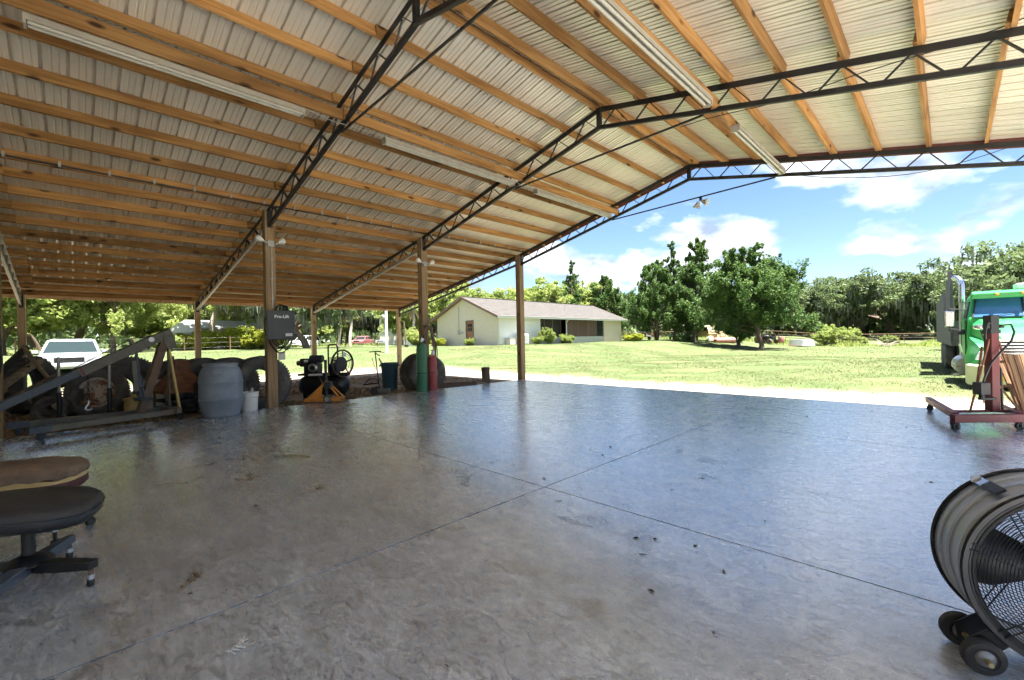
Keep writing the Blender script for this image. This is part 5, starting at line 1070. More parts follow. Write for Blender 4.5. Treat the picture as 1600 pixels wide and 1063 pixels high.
# local frame: x down, y sideways
def fw(px, py, pz): return (px, py, pz)
a_ = rad(180-32); 
m = MB(); ca, sa = math.cos(rad(205)), math.sin(rad(205))
hp = lambda r, z: (r*math.cos(rad(215)), r*math.sin(rad(215)), z)
m.bar(hp(FR+.016, .02), hp(FR+.016, .13), .034, .006, up=hp(1, 0)); m.build('carry_handle', E0['chrome'], fan); MB().bar(hp(FR+.020, .10), hp(FR+.020, .20), .034, .010, up=hp(1, 0)).build('handle_grip', E0['black_plastic'], fan)
MB().tube([hp(FR+.012, .02), hp(FR+.016, .03)], .02, 6).build('handle_bolt', E0['silver'], fan)
fs_ = -1   # wheels hang on the left flank
wz = (.075, .245); wx, wy = .322, -.275
for z in wz:
    w = MB().lathe([(0, -.018), (.036, -.018), (.040, -.022), (.057, -.020), (.063, -.012), (.063, .012), (.057, .020), (.040, .022), (.036, .018), (0, .018)], 32, T(wx, wy, z)).build('wheel', E0['fan_rubber'], fan, smooth=35)
    MB().lathe([(0, -.021), (.014, -.026), (.027, -.022), (.030, -.0185), (.030, .0185), (.027, .022), (.014, .026), (0, .029)], 24, T(wx, wy, z)).build('hub', E0['galv_dark'], w, smooth=40)
    for dz in ((-.034,) if z > .1 else (.034,)): MB().prism([(wx+.02, wy-.02), (wx+.02, wy+.03), (wx-.06, wy+.11), (wx-.10, wy+.045), (wx-.04, wy-.03)], .005, T(0, 0, z+dz)).build('wheel_bracket', E0['black_steel'], fan)
MB().tube([(wx, wy, .03), (wx, wy, .30)], .009, 10).build('axle', E0['brass'] if 'brass' in E0 else mat('brass', (.45, .36, .18), rough=.4, metal=.6), fan, smooth=40)
for z in (.04, .22): MB().tube([(.21, .25, z), (.30, .20, z), (.378, .16, z), (.378, .05, z), (.33, -.02, z)], .012, 8).build('stand_foot', E0['black_steel'], fan, smooth=40)
# ------------------------------------------------------------------ red hoist
r = thing('red_hoist', 'dark red wheeled hoist with upright column and black hose', 'hoist', (9.78, 5.16, 0), rad(41)); RD = E0['hoist_red']
MB().bar((-.06, 0, .15), (1.5, 0, .15), .075, .10).build('cross_beam', RD, r, bevel=.005)
MB().bar((.22, .33, .185), (.95, .33, .185), .05, .03).build('base_plate', RD, r, bevel=.004)
MB().bar((.05, .08, .175), (.90, 1.52, .175), .07, .08).build('leg', E0['rim_rust'] if False else RD, r, bevel=.005); MB().bar((.8, .06, .17), (1.65, 1.4, .17), .07, .08).build('leg', RD, r, bevel=.005)
caster(r, -.02, .0, .05, 'black_plastic', True, rz=10); caster(r, .74, .0, .05, 'black_plastic', True, rz=0); caster(r, .16, .24, .05, 'black_plastic', True, rz=30); caster(r, .87, 1.45, .05, 'black_plastic', True, rz=20); caster(r, 1.45, .0, .05, 'black_plastic', True)
_base = set(r.children)
col = MB().box((.57, .33, .73), (.10, .11, 1.10)).build('column', RD, r, bevel=.006)
MB().box((.57, .33, 1.36), (.105, .115, .22)).build('column_head', E0['black_plastic'], r, bevel=.006); MB().box((.57, .33, 1.25), (.125, .125, .05)).build('head_collar', E0['black_steel'], r)
for s in (-1, 1): MB().box((.57+s*.09, .30, 1.32), (.05, .05, .05)).build('hose_fitting', E0['black_steel'], r)
MB().tube([(.50, .27, 1.36), (.44, .24, 1.37), (.42, .24, 1.28), (.42, .25, 1.15)], .013, 8).build('hose', E0['cable'], r, smooth=50); MB().tube([(.64, .27, 1.33), (.73, .24, 1.34), (.76, .23, 1.24), (.72, .23, 1.12), (.60, .24, .98), (.46, .22, .84), (.39, .22, .68), (.37, .24, .56)], .013, 8).build('hose', E0['cable'], r, smooth=50)
m = MB(); m.box((.37, .26, .50), (.12, .12, .16)); m.tube([(.37, .26, .35), (.37, .26, .45)], .03, 10); m.box((.44, .26, .36), (.2, .05, .03)); m.build('hydraulic_pump', E0['black_steel'], r, bevel=.006)
for p, q in (((.52, .30, 1.15), (.26, .30, .19)), ((.62, .30, 1.15), (.92, .30, .19)), ((.66, .36, .55), (.92, .36, .2)), ((.50, .38, 1.05), (.42, .38, .5))): MB().bar(p, q, .018, .018).build('brace_rod', E0['rust'], r)
MB().tube([(.72, .36, .2), (.71, .36, .75)], .014, 8).build('ram_rod', E0['black_steel'], r)
for _c in r.children:
    if _c not in _base: _c.location.x += .165
# pallets leaning outside the slab
def pallet(x, y, rz, tilt, label, n=5, H=1.05, w=1.0):
    t = thing('wooden_pallet', label, 'pallet', (x, y, gh(x, y)+.0), rot=(rad(tilt), 0, rad(rz)), group='weathered pallets at the slab edge')
    for k in range(n): MB().box((-w/2+w*(k+.5)/n, 0, H/2), (w/n*.82, .02, H)).build('board', E0['old_plank_z'], t, bevel=.003)
    for z in (.12, H/2, H-.1): MB().box((0, .055, z), (w, .085, .04)).build('bearer', E0['old_plank_z'], t)
    return t
woodmat('old_plank_z', (.15, .085, .045), (.27, .165, .09), (.08, .05, .03), axis=2, rand=.2)
pallet(10.68, 7.75, 62, -12, 'weathered wooden pallet leaning upright, nearest behind the red hoist', 4, 1.02, .62)
pallet(10.62, 8.15, 66, -16, 'second weathered pallet leaning behind the first at the slab edge', 4, 1.0, .6)
pallet(11.3, 8.0, 50, -14, 'orange-brown wooden pallet at the extreme right edge', 4, .95, .7)
t = thing('concrete_block', 'white painted concrete block at the right edge below the pallets', 'block', (10.72, 6.95, 0), rad(20)); m = MB(); m.box((0, -.08, .1), (.40, .03, .2)); m.box((0, .08, .1), (.40, .03, .2))
for x in (-.185, 0, .185): m.box((x, 0, .1), (.03, .13, .2))
m.build('body', E0['white_paint'], t, bevel=.004)
t = thing('white_bucket', 'white bucket sitting on top of the white block', 'bucket', (10.72, 6.95, .2)); MB().lathe([(0, 0), (.10, 0), (.125, .24), (.13, .245), (.13, .26), (.12, .26), (.095, .01), (0, .01)], 24).build('body', E0['white_paint'], t, smooth=35); MB().tube([(.12*math.cos(a), .12*math.sin(a)*.4-.05, .24+.10*math.sin(a)) for a in [math.pi*i/10 for i in range(11)]], .004, 6).build('bail', E0['black_steel'], t)
# ------------------------------------------------------------------ truck
mat('truck_green', (.018, .27, .060), (.026, .33, .080), rough=.45, scale=2.5, coat=.12, c3=(.05, .24, .09), spot=.56)
mat('truck_cream', (.52, .55, .33), (.60, .62, .42), rough=.5, scale=4, c3=(.42, .40, .26), spot=.6)
mat('windscreen', (.03, .10, .22), (.05, .15, .30), rough=.06, scale=1.5, spec=.9)  # blue sky reflection put into the glass colour
mat('dark_grey_board', (.085, .080, .085), (.14, .13, .135), rough=.8, scale=9, stretch=(1, .6, 1), bump=.3)
mat('amber', (.60, .32, .04), rough=.3)
mat('lamp_lens', (.55, .58, .62), (.75, .77, .8), rough=.15, scale=14)
mat('decal', (.03, .38, .13), (.72, .80, .74), rough=.4, scale=4.5, lo=.46, hi=.5)
k_ = thing('truck', 'bright green lorry with chrome grille parked beyond the slab', 'truck', (10.02, 12.0, gh(10, 13)-.02), rad(3.15)); TG = E0['truck_green']
def sect(x0, x1, z0, z1, y, c=.12): return [(x0, y, z0), (x1, y, z0), (x1, y, z1-c), (x1-c, y, z1), (x0+c, y, z1), (x0, y, z1-c)]
MB().loft([sect(.42, 1.68, .60, 1.20, .0), sect(.34, 1.76, .60, 1.36, .22), sect(.24, 1.86, .6, 1.56, .9), sect(.16, 1.94, .6, 1.70, 1.45)]).build('hood', TG, k_, smooth=35)
for s in (0, 1):
    X = (lambda v: v if s == 0 else 2.1-v)
    f = MB().loft([[(X(.06), .02, .62), (X(.46), -.02, .62), (X(.46), -.02, .98), (X(.18), .02, 1.0)], [(X(.0), .2, .50), (X(.5), .2, .5), (X(.5), .2, 1.12), (X(.12), .2, 1.12)], [(X(-.02), .9, .66), (X(.5), .9, .7), (X(.5), .9, 1.22), (X(.10), .9, 1.2)], [(X(.05), 1.42, .6), (X(.5), 1.42, .6), (X(.5), 1.42, 1.3), (X(.12), 1.42, 1.26)]]); f.build('fender', TG, k_, smooth=35)
    MB().loft([[(X(.10), .0, .72), (X(.42), -.04, .70), (X(.42), -.04, .90), (X(.17), .0, .92)], [(X(.10), .1, .72), (X(.42), .1, .7), (X(.42), .1, .90), (X(.17), .1, .92)]]).build('headlight', E0['lamp_lens'], k_, bevel=.01)
    m = MB(); m.tube([(X(.3), .35, 1.1), (X(.22), .30, 1.42)], .012, 6); m.build('mirror_stalk', E0['black_steel'], k_); MB().loft(seat_rings(.13, .05, [(.3, -.06), (.85, -.045), (1, 0), (.85, .045), (.3, .06)], n=16), M=T(X(.22), .26, 1.48)).build('hood_mirror', E0['chrome'], k_, smooth=50)
MB().loft([[(.50, -.03, .60), (1.60, -.03, .60), (1.60, -.03, 1.14), (.50, -.03, 1.14)], [(.48, .1, .6), (1.62, .1, .6), (1.62, .1, 1.16), (.48, .1, 1.16)]]).build('grille_backing', E0['black_plastic'], k_)
m = MB(); m.box((.47, -.04, .87), (.06, .05, .62)); m.box((1.63, -.04, .87), (.06, .05, .62)); m.box((1.05, -.04, 1.17), (1.22, .06, .07)); m.box((1.05, -.04, .59), (1.22, .05, .05)); m.build('grille_frame', E0['chrome'], k_, bevel=.01)
for i in range(7): MB().box((1.05, -.05, .665+i*.07), (1.1, .03, .032)).build('grille_bar', E0['chrome'], k_)
MB().box((1.05, -.055, .88), (.035, .04, .55)).build('grille_bar', E0['chrome'], k_)
MB().loft([[(-.04, .30, .17), (-.04, .30, .60), (.02, .24, .62), (.02, .24, .17)], [(-.02, -.05, .15), (-.02, -.05, .60), (.06, -.02, .62), (.06, -.02, .15)], [(.16, -.20, .14), (.16, -.20, .58), (.2, -.12, .62), (.2, -.12, .14)], [(1.94, -.20, .14), (1.94, -.20, .58), (1.9, -.12, .62), (1.9, -.12, .14)], [(2.12, -.05, .15), (2.12, -.05, .60), (2.04, -.02, .62), (2.04, -.02, .15)], [(2.14, .30, .17), (2.14, .30, .60), (2.08, .24, .62), (2.08, .24, .17)]]).build('bumper', E0['truck_cream'], k_, smooth=40)
MB().box((1.0, -.215, .42), (.30, .02, .16)).build('number_plate', E0['yellow_can'], k_); MB().box((.44, -.215, .40), (.2, .02, .28)).build('tow_panel', mat('safety_yellow', (.75, .52, .02), rough=.5), k_)
MB().box((.045, .55, .98), (.006, .6, .2), RY(-8)).build('fender_decal', E0['decal'], k_); MB().box((.26, -.005, 1.06), (.24, .006, .11), RX(-20)).build('fender_decal', E0['decal'], k_)
# cab
def rect(x0, x1, y0, y1, z): return [(x0, y0, z), (x1, y0, z), (x1, y1, z), (x0, y1, z)]
MB().loft([rect(.10, 2.0, 1.43, 3.1, .62), rect(.08, 2.02, 1.40, 3.1, 1.25), rect(.10, 2.0, 1.40, 3.1, 1.70), rect(.20, 1.90, 1.78, 3.06, 2.26), rect(.22, 1.88, 1.80, 3.05, 2.34), rect(.34, 1.76, 1.95, 2.98, 2.42)]).build('cab', TG, k_, bevel=.05)
MB().loft([[(.20, 1.385, 1.735), (1.90, 1.385, 1.735), (1.90, 1.45, 1.735), (.20, 1.45, 1.735)], [(.275, 1.712, 2.22), (1.825, 1.712, 2.22), (1.825, 1.78, 2.22), (.275, 1.78, 2.22)]]).build('windscreen', E0['windscreen'], k_, bevel=.008)
for p, q in (((.19, 1.375, 1.725), (1.91, 1.375, 1.725)), ((.268, 1.705, 2.225), (1.832, 1.705, 2.225)), ((.19, 1.375, 1.725), (.268, 1.705, 2.225)), ((1.91, 1.375, 1.725), (1.832, 1.705, 2.225)), ((1.05, 1.378, 1.73), (1.05, 1.706, 2.22))): MB().bar(p, q, .03, .02).build('windscreen_seal', E0['black_plastic'], k_)
for x in (.45, 1.25): MB().bar((x, 1.37, 1.74), (x+.5, 1.43, 1.84), .014, .012).build('wiper', E0['black_plastic'], k_)
for x in (.70, 1.40): MB().bar((x+(.06 if x < 1 else -.06), .03, 1.222), (x, 1.42, 1.712), .012, .008).build('hood_seam', E0['black_plastic'], k_)
MB().loft([[(1.02, .0, 1.195), (1.08, .0, 1.195), (1.07, .0, 1.215), (1.03, .0, 1.215)], [(1.0, 1.42, 1.69), (1.10, 1.42, 1.69), (1.07, 1.42, 1.735), (1.03, 1.42, 1.735)]]).build('hood_ridge', TG, k_)
m = MB()
for p, q in (((.058, 1.55, .72), (.058, 1.55, 1.66)), ((.058, 2.55, .72), (.058, 2.55, 1.66)), ((.058, 1.55, .72), (.058, 2.55, .72))): m.bar(p, q, .012, .012)
m.build('door_seam', E0['black_plastic'], k_)
MB().loft([[(.17, 1.46, 2.20), (1.93, 1.46, 2.20), (1.93, 1.85, 2.27), (.17, 1.85, 2.27)], [(.19, 1.44, 2.34), (1.91, 1.44, 2.34), (1.88, 1.9, 2.42), (.22, 1.9, 2.42)]]).build('sun_visor', TG, k_, bevel=.02)
for x in (.62, 1.05, 1.48): MB().lathe([(0, -.03), (.04, -.03), (.035, .02), (0, .035)], 12, T(x, 1.42, 2.29) @ RX(90)).build('marker_light', E0['amber'], k_, smooth=50)
m = MB(); m.box((1.25, 2.2, 2.50), (.5, .5, .14)); m.box((1.75, 2.3, 2.49), (.3, .4, .10)); m.build('roof_unit', E0['white_paint'], k_, bevel=.02)
MB().loft([[(.082, 1.62, 1.72), (.082, 2.45, 1.72), (.098, 2.45, 1.72), (.098, 1.62, 1.72)], [(.165, 1.86, 2.16), (.165, 2.45, 2.16), (.18, 2.45, 2.16), (.18, 1.86, 2.16)]]).build('side_window', E0['glass_dark'], k_); MB().box((.072, 2.05, 1.18), (.02, 1.0, 1.0)).build('door', TG, k_, bevel=.01)
MB().box((.055, 2.4, 1.45), (.03, .14, .04)).build('door_handle', E0['chrome'], k_)
m = MB(); m.tube([(.1, 1.75, 1.95), (-.22, 1.7, 1.98)], .014, 6); m.tube([(.1, 1.75, 1.42), (-.22, 1.7, 1.45)], .014, 6); m.tube([(-.22, 1.7, 1.40), (-.22, 1.7, 2.0)], .012, 6); m.build('mirror_bracket', E0['black_steel'], k_)
MB().box((-.22, 1.66, 1.72), (.19, .07, .42)).build('mirror', E0['chrome'], k_, bevel=.025)
MB().box((-.0, 1.62, 1.36), (.16, .08, .12)).build('lower_mirror', E0['black_plastic'], k_, bevel=.03)
MB().tube([(.12, 3.25, .55), (.12, 3.25, 2.3)], .062, 16).build('exhaust_stack', E0['galv_steel'], k_, smooth=40); MB().tube([(.12, 3.25, 2.22), (.12, 3.25, 2.72), (.105, 3.27, 2.83), (.06, 3.33, 2.92), (-.02, 3.43, 2.96)], .072, 16).build('stack_pipe', E0['chrome'], k_, smooth=40)
MB().tube([(.15, 2.0, .45), (.15, 3.4, .45)], .26, 20).build('fuel_tank', E0['aluminium'], k_, smooth=40)
for z in (.2, .44): MB().box((-.08, 2.35, z), (.14, .7, .04)).build('step', E0['chrome'], k_)
for x in (.75, 1.35): MB().box((x, 6, .62), (.09, 11.5, .22)).build('frame_rail', E0['black_steel'], k_)
def wheel(parent, x, y, R, w, rim='white_paint'):
    q = MB().lathe(tyre_profile(R, w, R*.56), 40, T(x, y, R) @ RY(-90), closed=True).build('wheel', E0['rubber'], parent, smooth=35); MB().lathe([(R*.57, -w*.3), (R*.55, w*.3), (R*.48, w*.38), (R*.42, w*.1), (R*.2, w*.12), (R*.18, w*.4), (0, w*.42)], 28, T(x, y, R) @ RY(-90 if x < 1 else 90)).build('rim', E0[rim], q, smooth=35)
for x in (.18, 1.92): wheel(k_, x, .75, .46, .26)
for y in (8.2, 9.6):
    for x in (.10, .42, 1.68, 2.0): wheel(k_, x, y, .47, .27)
MB().box((1.05, 8.9, .60), (1.6, .12, .12)).build('axle', E0['black_steel'], k_)
bed = bpy.data.objects.new('bed', None); COL.objects.link(bed); bed.parent = k_
MB().box((1.05, 8.3, 1.02), (2.2, 8.2, .16)).build('bed_floor', E0['dark_grey_board'], bed)
for s, x in ((0, -.03),):
    for y0, y1, zt in ((4.25, 5.1, 3.25), (5.12, 6.1, 3.02), (6.12, 7.3, 1.55), (7.32, 9.3, 2.78), (9.32, 12.3, 2.62)): MB().box((x, (y0+y1)/2, (1.0+zt)/2), (.07, y1-y0, zt-1.0)).build('side_board', E0['dark_grey_board'], bed)
MB().box((1.05, 4.22, 1.35), (2.1, .07, .7)).build('headboard', E0['dark_grey_board'], bed)
# ------------------------------------------------------------------ cars and far things
mat('car_pale', (.36, .38, .40), (.42, .44, .46), rough=.35, coat=.4, scale=2); mat('car_white', (.66, .67, .68), (.72, .73, .74), rough=.3, coat=.5, scale=2); mat('car_red', (.30, .09, .10), (.36, .12, .13), rough=.35, coat=.4, scale=2); mat('car_silver', (.42, .44, .46), (.5, .52, .54), rough=.35, metal=.3, scale=2)
mat('old_cream', (.55, .43, .24), (.66, .55, .34), rough=.8, scale=5, c3=(.30, .16, .08), spot=.56)
mat('tank_red', (.36, .13, .12), (.46, .20, .18), rough=.8, scale=4, c3=(.25, .12, .09), spot=.6)
def car(name, label, paint, x, y, rz, L=4.7, Wd=1.85, suv=False, group=None, z=None, cat='car'):
    t = thing(name, label, cat, (x, y, gh(x, y) if z is None else z), rad(rz), group); h = Wd/2; P = E0[paint]; hb = .98 if suv else .86; ht = 1.72 if suv else 1.45
    def ring(y_, w, z0, z1, c=.10): return [(-w, y_, z0), (w, y_, z0), (w, y_, z1-c), (w-c, y_, z1), (-w+c, y_, z1), (-w, y_, z1-c)]
    H = L/2
    MB().loft([ring(-H, h*.86, .38, .70), ring(-H+.12, h*.95, .28, hb-.1), ring(-H+.6, h, .26, hb-.02), ring(-H+1.25, h, .26, hb+.04), ring(H-.9, h, .26, hb+.06), ring(H-.15, h*.96, .30, hb+.02), ring(H, h*.88, .40, hb-.08)]).build('body', P, t, smooth=35)
    a0, a1 = -H+1.15, H-(.25 if suv else .95); b0, b1 = -H+1.85, H-(.5 if suv else 1.6)
    MB().loft([[(-h*.93, a0, hb), (h*.93, a0, hb), (h*.93, a1, hb+.03), (-h*.93, a1, hb+.03)], [(-h*.70, b0, ht-.05), (h*.70, b0, ht-.05), (h*.70, b1, ht-.05), (-h*.70, b1, ht-.05)]]).build('windows', E0['glass_dark'], t)
    MB().loft([[(-h*.735, b0-.06, ht-.09), (h*.735, b0-.06, ht-.09), (h*.735, b1+.06, ht-.09), (-h*.735, b1+.06, ht-.09)], [(-h*.66, b0+.06, ht), (h*.66, b0+.06, ht), (h*.66, b1-.06, ht), (-h*.66, b1-.06, ht)]]).build('roof', P, t, smooth=40)
    for s in (-1, 1):
        MB().bar((s*h*.90, a0+.02, hb+.0), (s*h*.715, b0, ht-.06), .07, .05).build('pillar', P, t); MB().bar((s*h*.93, (a0+a1)/2, hb+.02), (s*h*.72, (b0+b1)/2, ht-.06), .07, .03).build('pillar', P, t); MB().bar((s*h*.93, a1-.02, hb+.02), (s*h*.715, b1, ht-.06), .1, .05).build('pillar', P, t)
        MB().box((s*h*.66, -H+.045, .68), (.34, .10, .14)).build('headlight', E0['lamp_lens'], t, bevel=.02); MB().box((s*(h+.09), a0+.35, hb+.08), (.18, .1, .12)).build('mirror', P, t, bevel=.02)
        for yy in (-H+.85, H-.85):
            w = MB().lathe(tyre_profile(.33, .22, .21), 28, T(s*(h-.10), yy, .33) @ RY(90), closed=True).build('wheel', E0['rubber'], t, smooth=35); MB().lathe([(.21, -.06), (.20, .09), (.06, .07), (0, .08)], 20, T(s*(h-.10), yy, .33) @ RY(90*s)).build('rim', E0['silver'], w)
    m = MB(); m.box((0, -H+.03, .62), (h*.9, .08, .20)); m.build('grille', E0['black_plastic'], t); MB().box((0, -H-.0, .42), (h*1.6, .14, .16)).build('bumper', P, t, bevel=.03)
    return t
car('parked_car', 'white car parked facing the barn behind the leaning beams', 'car_pale', -16.6, -2.9, 88, L=4.7, Wd=1.85)
car('parked_car', 'small red car far off across the road, left of the white pole', 'car_red', -56.6, 29.7, 40)
car('parked_car', 'white van-like car far off beside the control box', 'car_white', -58.0, 21.4, 30, suv=True)
car('parked_car', 'dark blue-grey car far off just right of the red one', 'car_silver', -54.5, 32.6, 40)
car('parked_car', 'silver car half hidden by the fence-line thicket', 'car_silver', -1.2, 71, 70)
# pump house and bungalow seen under the eave
t = thing('pump_house', 'tiny white pump house with a white pyramid roof', 'shed', (-46.1, 4.9, gh(-46, 5)), rad(10)); MB().box((0, 0, .85), (1.6, 1.6, 2.0)).build('walls', E0['stucco_white'], t); MB().loft([rect(-1.1, 1.1, -1.1, 1.1, 1.82), rect(-1.1, 1.1, -1.1, 1.1, 1.92), rect(-.06, .06, -.06, .06, 2.9)]).build('roof', E0['white_paint'], t); MB().box((.81, .1, .75), (.04, .7, 1.7)).build('door', E0['grey_paint'], t)
t = thing('bungalow', 'distant cream bungalow with a pale metal roof behind the thin tree', 'house', (-52, 9.4, gh(-52, 9.4)), rad(8)); MB().box((0, 0, 1.1), (5, 7.5, 2.4)).build('walls', E0['stucco'], t); MB().loft([rect(-3.1, 3.1, -4.2, 4.2, 2.28), rect(-3.1, 3.1, -4.2, 4.2, 2.38), rect(-.1, .1, -3.4, 3.4, 3.4)]).build('roof', E0['grey_paint'], t)
for y in (-2.2, .4, 2.4): w = MB().box((2.52, y, 1.35), (.04, 1.2, 1.0)).build('window', E0['stucco_white'], t); MB().box((2.545, y, 1.35), (.03, 1.05, .85)).build('pane', E0['glass_dark'], w)
t = thing('white_barn', 'white building far off behind the white pole', 'building', (-53, 35.8, gh(-53, 36)), rad(35)); MB().box((0, 0, 2.1), (6, 8, 4.4)).build('walls', E0['stucco_white'], t); MB().loft([rect(-3.3, 3.3, -4.3, 4.3, 4.25), rect(-3.3, 3.3, -4.3, 4.3, 4.35), rect(-.1, .1, -4.3, 4.3, 5.6)]).build('roof', E0['white_paint'], t); MB().box((3.02, -1, 1.3), (.05, 2.4, 2.6)).build('door', E0['grey_paint'], t)
t = thing('garden_shed', 'small white shed with dark red roof left of the house', 'shed', (-31.8, 23.3, gh(-32, 23)), rad(20)); MB().box((0, 0, .55), (1.1, .9, 1.4)).build('walls', E0['stucco_white'], t); MB().loft([rect(-.75, .75, -.65, .65, 1.22), rect(-.75, .75, -.65, .65, 1.28), rect(-.05, .05, -.65, .65, 1.75)]).build('roof', E0['dark_red_trim'], t); MB().box((.56, 0, .5), (.03, .5, 1.1)).build('door', E0['grey_paint'], t)
t = thing('white_pole', 'tall white pole standing on the lawn left of the house', 'pole', (-17.6, 12.3, gh(-17.6, 12.3)-.1)); MB().tube([(0, 0, 0), (0, 0, 4.6)], .10, 14).build('shaft', E0['white_paint'], t, smooth=40); MB().lathe([(.14, 0), (.14, .12), (.1, .14)], 14).build('collar', E0['grey_paint'], t)
t = thing('leaning_post', 'dark leaning post just right of the white pole', 'post', (-22, 16.5, gh(-22, 16.5)-.1)); MB().tube([(0, 0, 0), (-.12, -.1, 2.2)], .06, 10).build('shaft', E0['bark'], t); MB().box((.05, .0, .15), (.3, .2, .2)).build('foot', E0['black_steel'], t)
def fence(pts, label, h=1.2, wires=4, wood='old_plank_z', sp=4.0, rail=False):
    t = thing('wire_fence', label, 'fence'); a, b = Vector((*pts[0], 0)), Vector((*pts[1], 0)); n = int((b-a).length/sp); P = []
    for i in range(n+1):
        p = a.lerp(b, i/n); z = gh(p.x, p.y); P.append((p.x, p.y, z)); MB().tube([(p.x, p.y, z-.2), (p.x+.02*math.sin(i), p.y, z+h+.1*math.sin(i*2.3))], .045, 8).build('post', E0[wood], t)
    for k in range(wires): MB().tube([(x, y, z+h*(.25+.72*k/(wires-1))) for x, y, z in P], .003 if not rail else .045, 5).build('rail' if rail else 'wire', E0['galv_steel' if not rail else 'old_plank_z'], t)
fence([(-27, 64), (22, 60)], 'long wire fence on dark posts along the far side of the lawn', wires=4, rail=False)
fence([(-40, -6), (-34, 24)], 'thin wire fence with posts across the lawn left of the house', wires=3, sp=3.2)
fence([(-60, 70), (30, 84)], 'pale horizontal board fence beyond the wire fence under the oaks', h=1.3, wires=3, rail=True, sp=5)
# scrap row beyond the lawn
t = thing('truck_wreck', 'rusty cream old truck wreck beyond the cedars, windows gone', 'wreck', (-11.9, 52.9, gh(-12, 53)), rad(75)); MB().loft([rect(-.9, .9, -1.1, 1.0, .5), rect(-.92, .92, -1.1, 1.0, 1.15), rect(-.8, .8, -.8, .9, 1.75), rect(-.65, .65, -.6, .8, 1.85)]).build('cab', E0['old_cream'], t, smooth=30); MB().loft([[(-.6, -2.5, .45), (.6, -2.5, .45), (.55, -2.5, .95), (-.55, -2.5, .95)], [(-.8, -1.1, .45), (.8, -1.1, .45), (.75, -1.1, 1.2), (-.75, -1.1, 1.2)]]).build('hood', E0['old_cream'], t)
for s in (-1, 1):
    for yy in (-.55, .35): MB().box((s*.89, yy, 1.42), (.1, .6, .42), RY(0)).build('opening_shade_box', E0['black_plastic'], t)  # black boxes stand in for the shade inside the empty windows
    MB().loft([[(s*.55, -2.3, .3), (s*1.0, -2.3, .3), (s*1.0, -2.3, .8), (s*.55, -2.3, .85)], [(s*.55, -1.2, .3), (s*1.0, -1.2, .3), (s*1.0, -1.2, .85), (s*.55, -1.2, .9)]]).build('fender', E0['old_cream'], t)
    wheel(t, s*.8, -1.75, .4, .25, 'rust')
MB().box((0, 2.2, .6), (1.8, 2.2, .3)).build('bed', E0['rust'], t)
t = thing('red_tank', 'faded red cylindrical tank lying in the scrap row between the cedars', 'tank', (-9.2, 51.8, gh(-9, 52)+.32), rot=(0, rad(90), rad(50))); MB().lathe([(0, -1.4), (.2, -1.38), (.34, -1.25), (.34, 1.25), (.2, 1.38), (0, 1.4)], 24).build('shell', E0['tank_red'], t, smooth=40)
for z in (-.8, .8): MB().box((.30, 0, z), (.14, .5, .12)).build('saddle', E0['rust'], t)
t = thing('yellow_float', 'pale yellow-green cap end of scrap left of the red tank', 'scrap', (-10.8, 51.5, gh(-11, 51.5))); MB().lathe([(.45, 0), (.45, .25), (.35, .5), (.15, .62), (0, .65)], 20).build('shell', E0['truck_cream'], t, smooth=40); MB().box((0, 0, .05), (1.0, .8, .1)).build('base', E0['rust'], t)
t = thing('boat_hull', 'white upturned boat hull lying in the weeds right of the cedars', 'boat', (-2.9, 57.6, gh(-3, 58)), rad(45)); MB().loft([[(-.75, -1.6, .05), (.75, -1.6, .05), (.6, -1.6, .75), (-.6, -1.6, .75)], [(-.8, .2, .05), (.8, .2, .05), (.65, .2, .8), (-.65, .2, .8)], [(-.5, 1.3, .05), (.5, 1.3, .05), (.35, 1.3, .7), (-.35, 1.3, .7)], [(-.1, 2.0, .05), (.1, 2.0, .05), (.06, 2.0, .6), (-.06, 2.0, .6)]]).build('hull', E0['car_white'], t, smooth=40); MB().tube([(-.8, -1.6, .06), (-.83, .2, .06), (-.52, 1.3, .06), (0, 2.05, .06), (.52, 1.3, .06), (.83, .2, .06), (.8, -1.6, .06)], .04, 6).build('gunwale', E0['rust'], t)
t = thing('red_drum', 'small red drum in the scrap row behind the lone cedar', 'drum', (-5.0, 58.5, gh(-5, 58.5)+.3)); MB().lathe([(0, .0), (.30, 0), (.32, .05), (.32, .7), (.3, .75), (0, .75)], 18).build('shell', E0['tank_red'], t, smooth=40); MB().tube([(-.2, 0, 0), (-.25, 0, -.35)], .03, 6).build('leg', E0['black_steel'], t); MB().tube([(.2, 0, 0), (.25, 0, -.35)], .03, 6).build('leg', E0['black_steel'], t)
t = thing('old_tractor', 'old dark tractor frame parked behind the lone cedar trunk', 'tractor', (-6.6, 58.6, gh(-6.6, 58.6)), rad(60)); MB().box((0, -.3, .75), (.5, 1.7, .45)).build('engine', E0['black_steel'], t, bevel=.03); MB().box((0, .8, .85), (.6, .5, .2)).build('seat', E0['rust'], t); MB().tube([(0, .3, .9), (0, .5, 1.3)], .025, 6).build('steering_column', E0['black_steel'], t)
for s in (-1, 1): wheel(t, s*.65+0, .7, .55, .3, 'rust'); wheel(t, s*.5, -.9, .32, .2, 'rust')
t = thing('cart_canopy', 'golf cart with a flat pale canopy behind the left cedar trunks', 'cart', (-15.8, 53.2, gh(-16, 53)), rad(50)); MB().box((0, 0, 1.85), (1.2, 2.0, .06)).build('canopy', E0['white_paint'], t); MB().box((0, 0, .5), (1.15, 2.3, .35)).build('body', E0['cyl_green'], t, bevel=.05); MB().box((0, .3, .85), (1.0, .5, .4)).build('seat', E0['black_plastic'], t)
for a in (-.5, .5):
    for b in (-.8, .8): MB().tube([(a, b, .6), (a, b, 1.85)], .02, 6).build('canopy_post', E0['black_steel'], t); wheel(t, a, b*.95, .22, .16, 'grey_paint')
